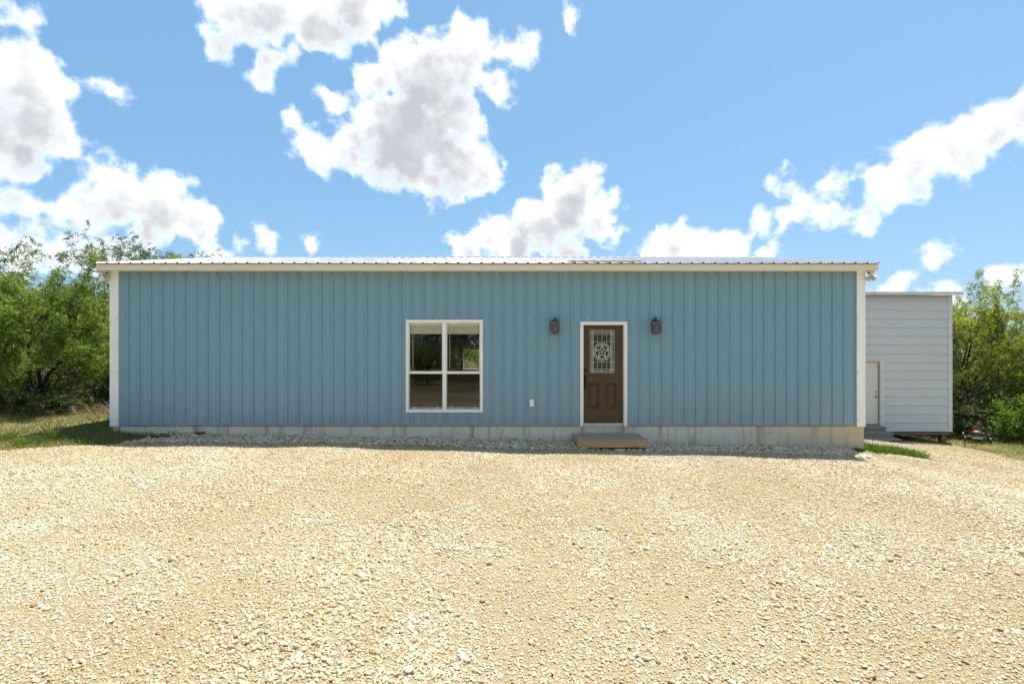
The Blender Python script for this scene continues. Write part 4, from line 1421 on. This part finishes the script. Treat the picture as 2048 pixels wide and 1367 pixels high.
def grow_tree(seed, height, spread, forks=4, lean=(0, 0), trunk_h=0.28, trunk_r=.10, per_twig=70, leaf=(.11, .020), sparse=0.0, low=0.35, upright=0.5):
    """returns (branch MB, leaf verts, faces, tint)"""
    rng = np.random.default_rng(seed)
    br = MB(); twigs = []

    def limb(p, d, ln, r, level, tot):
        nseg = 5 if level < 2 else 4
        pts = [p.copy()]; rad = [r]
        q = p.copy(); dd = d.copy()
        kink = .22 if level < 2 else .30
        for i in range(nseg):
            dd = dd + rng.normal(0, kink, 3) * (.6 if level == 0 else 1)
            dd[2] += (.10 * upright if level < 2 else -.05)
            dd /= np.linalg.norm(dd)
            q = q + dd * ln / nseg
            pts.append(q.copy()); rad.append(r * (1 - (i + 1) / nseg * (.35 if level == 0 else .72)))
        br.tube(pts, rad, (8, 6, 5, 3)[min(level, 3)], cap=False)
        if level == 3:
            twigs.append((pts, ln)); return
        nk = {0: forks, 1: 6, 2: 6}[level]
        for k in range(nk):
            if level == 0:
                base, t = pts[-1], 1.0
                az = 2 * math.pi * (k + rng.uniform(-.25, .25)) / nk
                el = rng.uniform(.55, 1.15)
                nd = np.array([math.cos(az) * math.cos(el), math.sin(az) * math.cos(el), math.sin(el)])
                nd = unit(nd * 1.0 + dd * .35)
                limb(base, nd, tot * rng.uniform(.50, .72), rad[-1] * rng.uniform(.6, .85), 1, tot)
            else:
                t = low + (1 - low) * (k + rng.uniform(0, .9)) / nk
                ii = min(int(t * nseg), nseg - 1); fr = t * nseg - ii
                base = pts[ii] * (1 - fr) + pts[ii + 1] * fr
                dl = unit(pts[ii + 1] - pts[ii])
                side = unit(np.cross(dl, rng.normal(size=3)))
                nd = unit(dl * rng.uniform(.35, .8) + side * rng.uniform(.6, 1.0) + np.array([0, 0, .12]))
                rl = rad[ii] * .62
                nl = ln * (rng.uniform(.42, .62) if level == 1 else rng.uniform(.40, .60))
                limb(base, nd, nl, max(rl, .004), level + 1, tot)
        if level == 2 or level == 1:     # the leader carries on as a twig
            limb(pts[-1], dd, ln * .38, rad[-1] * .8, 3, tot)
    d0 = unit(np.array([lean[0], lean[1], 1.0]))
    limb(np.zeros(3) - d0 * .08, d0, height * trunk_h, trunk_r, 0, height)
    # leaves along the twigs
    Ps, Ds, Tn = [], [], []
    for pts, ln in twigs:
        if rng.uniform() < sparse: continue
        n = max(8, int(per_twig * rng.uniform(.6, 1.3) * min(1.6, ln / .45)))
        a = np.array(pts); t = rng.uniform(.08, 1, n) * (len(a) - 1)
        i = np.minimum(t.astype(int), len(a) - 2); f = (t - i)[:, None]
        base = a[i] * (1 - f) + a[i + 1] * f
        axis = unit(a[i + 1] - a[i])
        # fronds: groups of leaflets share a rib direction so that sprays read as feathers
        ng = max(2, n // 9)
        gdir = unit(rng.normal(size=(ng, 3)) + np.array([0, 0, -.15]))
        gi = rng.integers(0, ng, n)
        gpos = base[rng.integers(0, n, ng)]
        along = rng.uniform(0.0, .17, n)[:, None]
        Pp = gpos[gi] + gdir[gi] * along + rng.normal(0, .008, (n, 3))
        Dd = unit(gdir[gi] * .75 + unit(rng.normal(size=(n, 3))) * .7)
        Ps.append(Pp); Ds.append(Dd)
        Tn.append(np.clip(rng.normal(.45, .13) + rng.normal(0, .15, n), 0, 1))
    Pp = np.concatenate(Ps); Dd = np.concatenate(Ds); T = np.concatenate(Tn)
    n = len(Pp)
    L = leaf[0] * rng.uniform(.6, 1.35, n); W = leaf[1] * rng.uniform(.7, 1.4, n)
    V, Fc = blades(Pp, Dd, L, W, rng, .2)
    # fit to the wanted spread and height
    bv = np.array(br.v)
    top = np.percentile(V[:, 2], 99.5); rad = np.percentile(np.hypot(V[:, 0], V[:, 1]), 97)
    sz, sx = height / top, spread / rad
    k = np.array([sx, sx, sz])
    # scale positions, keep leaf size
    cen = V.reshape(-1, 4, 3)[:, 0:1, :]
    V = (cen * k + (V.reshape(-1, 4, 3) - cen)).reshape(-1, 3)
    br.v = [tuple(q) for q in bv * k]
    return br, V, Fc, np.repeat(T, 4)


TREES = {}


def tree_proto(key, name, mat, **kw):
    br, V, Fc, T = grow_tree(**kw)
    TREES[key] = (name, br.mesh('trunk', M['bark'], smooth=True), np_mesh('crown', V, Fc, mat, T))


def plant_tree(key, x, y, label, rz=0.0, s=(1, 1), cat='tree', group='mesquite trees around the yard', dz=0.0):
    name, tm, cm = TREES[key]
    o = empty(name, (x, y, gzf(x, y) - .05 + dz), rz)
    o.scale = (s[0], s[0], s[1])
    tag(o, label, cat, group)
    put(bpy.data.objects.new('trunk', tm), o)
    put(bpy.data.objects.new('crown', cm), o)
    return o


tree_proto('a', 'mesquite_tree', M['mesq'], seed=11, height=4.4, spread=2.5, forks=4, lean=(.35, -.1), trunk_h=.24, trunk_r=.11, per_twig=95)
tree_proto('b', 'mesquite_tree', M['mesq'], seed=23, height=4.6, spread=2.6, forks=5, lean=(.05, 0), trunk_h=.17, trunk_r=.12, per_twig=95)
tree_proto('c', 'mesquite_tree', M['mesq_y'], seed=37, height=5.2, spread=2.6, forks=4, lean=(-.1, .1), trunk_h=.30, trunk_r=.12, per_twig=85)
tree_proto('t', 'mesquite_tree', M['dusk'], seed=41, height=6.3, spread=3.0, forks=4, lean=(.1, 0), trunk_h=.36, trunk_r=.11, per_twig=60, sparse=.35, leaf=(.11, .022))
tree_proto('w', 'mesquite_tree', M['mesq_y'], seed=58, height=5.6, spread=2.5, forks=5, lean=(-.25, 0), trunk_h=.26, trunk_r=.11, per_twig=85, sparse=.10)
tree_proto('bare', 'bare_tree', M['dry'], seed=63, height=5.4, spread=1.5, forks=5, lean=(.1, 0), trunk_h=.30, trunk_r=.06, per_twig=8, sparse=.97)
tree_proto('s', 'shrub', M['bush'], seed=71, height=1.5, spread=1.1, forks=6, trunk_h=.10, trunk_r=.03, per_twig=60, leaf=(.070, .034), low=.15)
tree_proto('u', 'shrub', M['brush'], seed=83, height=1.3, spread=1.2, forks=6, trunk_h=.10, trunk_r=.03, per_twig=48, leaf=(.075, .028), low=.1)


def plant_all():
    P = plant_tree
    # left of the building
    P('a', -13.0, 2.5, 'leafy mesquite with a dark trunk leaning right at the left edge', 0.0, (1.0, .98))
    P('b', -11.75, 2.75, 'mesquite with a low forked trunk left of the building', 2.1, (.95, .90), dz=-.18)
    P('c', -11.0, 5.2, 'yellowish green mesquite close behind the left corner trim', 1.2, (.95, .86))
    P('b', -14.2, 5.2, 'rounded mesquite behind the leaning trunk at the left edge', 2.4, (1.1, .90))
    P('t', -13.5, 9.6, 'tall open dusky tree rising above the left end of the roof', 0.4, (1.05, .93))
    P('t', -14.6, 12.2, 'sparse dusky tree whose tips show over the roof at left', 2.2, (.95, .92))
    P('a', -17.6, 7.6, 'mesquite at the far left behind the front trees', 2.0, (1.15, .94))
    P('c', -16.2, 11.5, 'mesquite in the back row at the left edge', 3.0, (1.1, .88))
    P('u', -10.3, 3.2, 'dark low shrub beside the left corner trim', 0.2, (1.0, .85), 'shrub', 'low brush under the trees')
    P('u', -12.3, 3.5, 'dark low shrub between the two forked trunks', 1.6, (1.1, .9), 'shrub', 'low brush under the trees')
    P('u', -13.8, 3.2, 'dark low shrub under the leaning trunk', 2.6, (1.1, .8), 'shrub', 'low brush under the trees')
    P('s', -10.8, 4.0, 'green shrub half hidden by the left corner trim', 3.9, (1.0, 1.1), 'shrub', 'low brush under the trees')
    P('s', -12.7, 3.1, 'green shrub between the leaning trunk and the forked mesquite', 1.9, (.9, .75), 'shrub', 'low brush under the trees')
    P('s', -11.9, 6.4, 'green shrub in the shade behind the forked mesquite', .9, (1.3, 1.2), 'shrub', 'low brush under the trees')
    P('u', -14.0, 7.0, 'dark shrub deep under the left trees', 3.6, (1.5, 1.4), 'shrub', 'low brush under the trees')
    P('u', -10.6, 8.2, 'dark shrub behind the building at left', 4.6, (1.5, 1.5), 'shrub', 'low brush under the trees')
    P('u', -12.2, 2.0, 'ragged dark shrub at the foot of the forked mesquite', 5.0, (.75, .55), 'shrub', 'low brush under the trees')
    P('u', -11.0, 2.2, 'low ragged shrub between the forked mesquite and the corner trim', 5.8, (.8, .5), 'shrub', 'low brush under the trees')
    P('u', -13.2, 1.9, 'low ragged shrub at the foot of the leaning trunk', 3.1, (.7, .45), 'shrub', 'low brush under the trees')
    # right of the shed
    P('w', 16.6, 8.2, 'tall airy mesquite just right of the white shed', 0.3, (1.05, 1.02))
    P('c', 18.6, 7.2, 'bright yellow-green mesquite at the right edge', 1.0, (1.05, .92))
    P('b', 15.4, 10.8, 'mesquite behind the white shed corner', 2.2, (1.0, 1.0))
    P('w', 19.4, 11.0, 'open mesquite in the back row at the right edge', 3.5, (1.2, .96))
    P('a', 17.6, 12.4, 'mesquite filling the back row right of the shed', 4.0, (1.1, .95))
    P('bare', 17.7, 10.2, 'bare grey branches rising behind the shed roof corner', 0.0, (1.0, 1.02), 'tree', None)
    P('u', 15.3, 6.6, 'dark shrub behind the old mower', 0.0, (1.15, 1.15), 'shrub', 'low brush under the trees')
    P('u', 14.2, 7.4, 'dark shrub beside the shed post', 1.5, (1.1, 1.35), 'shrub', 'low brush under the trees')
    P('s', 16.2, 5.9, 'bright green shrub right of the old mower', 0.5, (.95, 1.05), 'shrub', 'bright shrubs at the right edge')
    P('s', 16.4, 4.3, 'bright low shrub in front at the right edge', 2.5, (.85, .62), 'shrub', 'bright shrubs at the right edge')
    P('s', 17.4, 6.6, 'tall bright shrub at the right edge under the mesquite', 3.5, (1.2, 1.45), 'shrub', 'bright shrubs at the right edge')
    P('u', 13.75, 6.2, 'dark shrub left of the old mower', 2.2, (.55, .9), 'shrub', 'low brush under the trees')
    P('s', 15.75, 5.4, 'leafy shrub close on the right of the old mower', 4.2, (.5, .7), 'shrub', 'bright shrubs at the right edge')
    P('u', 17.0, 9.0, 'dark shrub deep under the right trees', 4.5, (1.7, 1.9), 'shrub', 'low brush under the trees')
    P('u', 13.4, 10.2, 'dark shrub seen below the shed floor', 5.1, (1.5, 1.0), 'shrub', 'low brush under the trees')
    P('c', 17.2, 9.6, 'yellow-green mesquite between the shed and the right edge', 5.2, (1.0, .92))
    P('b', 20.4, 8.6, 'mesquite leaning in at the right edge', 4.4, (1.0, 1.0))
    P('bare', 16.0, 6.9, 'leafless grey branches among the leaves just right of the shed', 1.3, (1.15, .80), 'tree', None)
    P('bare', 17.6, 6.2, 'leafless grey branches slanting through the leaves at the right edge', 3.4, (1.3, .72), 'tree', None)
    P('bare', -12.9, 2.2, 'leafless dark branches showing in front of the left trees', 0.7, (1.2, .62), 'tree', None)
    # beyond the back window
    P('b', -2.6, 16.5, 'mesquite seen through the front and back windows', 1.0, (1.0, .9))
    # across the yard, mirrored in the front window
    for k, (x, y, key, sc) in enumerate(((-9.5, -27, 'b', 1.3), (-5.2, -29.5, 'a', 1.5), (-1.0, -28, 'c', 1.35), (3.2, -30, 'b', 1.5), (7.8, -28.5, 'a', 1.4), (12, -31, 'c', 1.4), (-14, -30, 'a', 1.5))):
        P(key, x, y, 'tree across the yard mirrored in the window panes', .8 * k, (sc, sc * .95), group='trees mirrored in the window')
    P('u', -4.9, -22.5, 'dark round bush mirrored in the window panes', 0, (1.6, 1.9), 'bush', 'trees mirrored in the window')


plant_all()


def blade_field(name, n, area, keep, hmin, hmax, width, mat, tint_fn, label, cat='grass', seed=1, lean=.35, zoff=-.02):
    rng = np.random.default_rng(seed)
    x = rng.uniform(area[0], area[1], n); y = rng.uniform(area[2], area[3], n)
    k = keep(x, y, rng); x, y = x[k], y[k]
    n = len(x)
    P = np.stack([x, y, gz(x, y) + zoff], 1)
    D = unit(np.stack([rng.normal(0, lean, n), rng.normal(0, lean, n), np.ones(n)], 1))
    h = hmin + (hmax - hmin) * rng.uniform(0, 1, n) ** 1.8
    h *= .55 + .9 * vnoise(x, y, 1.7, seed)
    V, Fc = blades(P, D, h, np.full(n, width) * rng.uniform(.7, 1.3, n), rng, .28)
    T = np.clip(tint_fn(x, y, rng), 0, 1)
    o = bpy.data.objects.new(name, np_mesh(name, V, Fc, mat, np.repeat(T, 4)))
    put(o); tag(o, label, cat, kind='stuff')
    return o


def plant_grass():
    inb = lambda x, y: (x > -7.97) & (x < 7.28) & (y > 0.02) & (y < 9.2)
    # left verge: greener close to the pad and wall, tawny in the sunlit strip beyond
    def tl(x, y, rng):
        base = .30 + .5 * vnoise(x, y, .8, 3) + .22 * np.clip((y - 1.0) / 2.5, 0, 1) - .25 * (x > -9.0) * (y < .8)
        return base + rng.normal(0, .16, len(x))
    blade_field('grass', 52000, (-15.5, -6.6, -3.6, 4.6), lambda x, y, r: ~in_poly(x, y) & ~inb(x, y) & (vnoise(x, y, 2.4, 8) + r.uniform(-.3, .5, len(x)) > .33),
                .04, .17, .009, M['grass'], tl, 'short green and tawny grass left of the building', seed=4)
    # spill of grass over the gravel edge near the left corner
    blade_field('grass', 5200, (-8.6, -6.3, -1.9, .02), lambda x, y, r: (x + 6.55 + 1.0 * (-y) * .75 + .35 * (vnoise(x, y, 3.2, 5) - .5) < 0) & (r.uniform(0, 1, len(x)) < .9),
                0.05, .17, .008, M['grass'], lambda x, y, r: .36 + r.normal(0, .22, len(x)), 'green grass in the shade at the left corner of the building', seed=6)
    # bright patch at the right corner
    def kr(x, y, r):
        e = np.where(y < .6, (x - 7.30) / (1.35 - .0 * y) + np.clip(-y, 0, 9) * 4.0, (x - 7.30) / .75)
        return (x > 7.30) & (e < 1.0 + .3 * vnoise(x, y, 2.5, 2) - .2) & (y > -.28 + .05 * x * 0)
    blade_field('grass', 20000, (7.3, 8.9, -.3, 2.6), kr, .12, .34, .009, M['lawn'], lambda x, y, r: .48 + r.normal(0, .27, len(x)),
                'bright green grass patch at the right corner of the foundation', seed=9)
    # right side verge
    blade_field('grass', 42000, (8.3, 19, -3, 9.5), lambda x, y, r: ~in_poly(x, y) & (y > 1.0 + (x < 12) * 3.2) & (vnoise(x, y, 2.0, 12) + r.uniform(-.4, .6, len(x)) > .25),
                .05, .20, .010, M['grass'], lambda x, y, r: .22 + .35 * vnoise(x, y, .9, 6) + r.normal(0, .15, len(x)), 'green verge between the gravel and the right bushes', seed=12)
    # weeds along the left thicket edge
    blade_field('dry_weeds', 9000, (-16, -9.0, 1.2, 3.8), lambda x, y, r: (vnoise(x, y, 1.3, 21) > .36) & (y > 1.55 + .5 * vnoise(x, y, .8, 4)),
                .15, .55, .013, M['dry'], lambda x, y, r: r.uniform(0, 1, len(x)), 'dry tan weeds along the edge of the left trees', 'weeds', seed=15, lean=.6)
    # thicket behind the first trees on both sides
    def thicket(name, n, x0, x1, y0, y1, h, label, seed, mat, ls=1.0):
        rng = np.random.default_rng(seed)
        x = rng.uniform(x0, x1, n); y = rng.uniform(y0, y1, n)
        hh = h * (.45 + .75 * vnoise(x, y, .9, seed)); z = gz(x, y) + hh * rng.uniform(0, 1, n) ** .8
        P = np.stack([x, y, z], 1); D = unit(rng.normal(size=(n, 3)))
        V, Fc = blades(P, D, ls * rng.uniform(.07, .16, n), ls * rng.uniform(.02, .045, n), rng, .2)
        o = bpy.data.objects.new(name, np_mesh(name, V, Fc, mat, np.repeat(np.clip(rng.normal(.45, .22, n), 0, 1), 4)))
        put(o); tag(o, label, 'thicket', kind='stuff')
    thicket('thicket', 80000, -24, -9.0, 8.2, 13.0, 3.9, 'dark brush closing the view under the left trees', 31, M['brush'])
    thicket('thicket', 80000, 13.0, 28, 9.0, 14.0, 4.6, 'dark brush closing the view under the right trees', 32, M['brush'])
    thicket('thicket', 70000, -26, 26, -36, -32, 9.0, 'trees and brush across the yard mirrored in the window', 33, M['brush'], 2.8)
    thicket('thicket', 22000, -9, 9, 17.5, 21, 3.0, 'brush behind the building seen through its windows', 34, M['bush'])


plant_grass()


def tuft(x, y, n, h, spread, mat, label, cat, seed, name='grass_tuft', width=.010, lean=.5, group=None, tint=.4):
    rng = np.random.default_rng(seed)
    o = empty(name, (x, y, gzf(x, y) - .01))
    tag(o, label, cat, group)
    a = rng.uniform(0, 6.28, n); r = spread * .35 * rng.uniform(0, 1, n) ** .5
    P = np.stack([r * np.cos(a), r * np.sin(a), np.zeros(n)], 1)
    D = unit(np.stack([np.cos(a) * rng.uniform(.1, lean, n), np.sin(a) * rng.uniform(.1, lean, n), np.ones(n)], 1))
    V, Fc = blades(P, D, h * rng.uniform(.4, 1.0, n), np.full(n, width), rng, .25)
    T = np.clip(tint + rng.normal(0, .18, n), 0, 1)
    put(bpy.data.objects.new('blades', np_mesh('blades', V, Fc, mat, np.repeat(T, 4))), o)
    return o


tuft(-8.15, -1.15, 130, .46, .22, M['grass'], 'tall spiky weed standing at the left edge of the gravel', 'weed', 1, 'tall_weed', .010, .55, tint=.3)
tuft(-8.75, -1.5, 330, .26, .55, M['lawn'], 'broad pale green grass tuft left of the spiky weed', 'grass tuft', 2, tint=.75)
tuft(-8.25, -1.55, 240, .20, .5, M['lawn'], 'low green grass tuft in front of the spiky weed', 'grass tuft', 3, tint=.6)
tuft(-6.13, -.07, 190, .15, .18, M['dry'], 'small brown dead weed against the foundation left of the window', 'weed', 4, 'dead_weed', .009, .9, tint=.1)
tuft(-5.05, -.08, 130, .09, .22, M['dry'], 'flat brown dead weed along the foundation', 'weed', 5, 'dead_weed', .009, 1.2, tint=.1)
tuft(-6.75, -.35, 200, .15, .36, M['grass'], 'dark green weed in the shaded gravel at left', 'weed', 6, 'green_weed', .012, .9, tint=.1)
tuft(7.12, -.10, 170, .13, .20, M['grass'], 'dark green weed at the foot of the right foundation corner', 'weed', 7, 'green_weed', .012, .9, tint=.1)
tuft(3.0, -1.75, 60, .05, .22, M['lawn'], 'tiny green sprig in the sunlit gravel before the step', 'weed', 8, 'green_weed', .010, 1.4, tint=.6)
tuft(3.62, -1.60, 40, .04, .12, M['lawn'], 'tiny green sprig in the gravel right of the step', 'weed', 9, 'green_weed', .009, 1.4, tint=.6)
tuft(-5.9, -.55, 80, .06, .30, M['dry'], 'flattened brown weed in the shaded gravel strip', 'weed', 10, 'dead_weed', .010, 1.6, tint=.15)
tuft(4.75, -.62, 50, .05, .26, M['dry'], 'dark dry weed in the shaded gravel right of the step', 'weed', 11, 'dead_weed', .012, 1.8, tint=.0)


def dry_twig(x, y, pts, label):
    o = empty('dry_twig', (x, y, gzf(x, y) + .012))
    tag(o, label, 'twig')
    for k, p in enumerate(pts):
        MB().tube(p, [.0026] + [.0018] * (len(p) - 1), 5).build('stem' if k == 0 else 'side_stem', M['twig'], o)


dry_twig(-1.72, -6.95, [[(0, 0, 0), (.01, .12, .012), (-.01, .26, .008), (.02, .40, .015)], [(.01, .12, .012), (.07, .18, .02), (.10, .26, .01)]], 'thin dry twig lying upright in the gravel near the front')
dry_twig(-1.05, -7.35, [[(0, 0, 0), (.09, .10, .012), (.16, .23, .010), (.30, .30, .015)], [(.09, .10, .012), (.17, .12, .02), (.22, .10, .01)]], 'thin dry twig lying slanted in the gravel near the front')
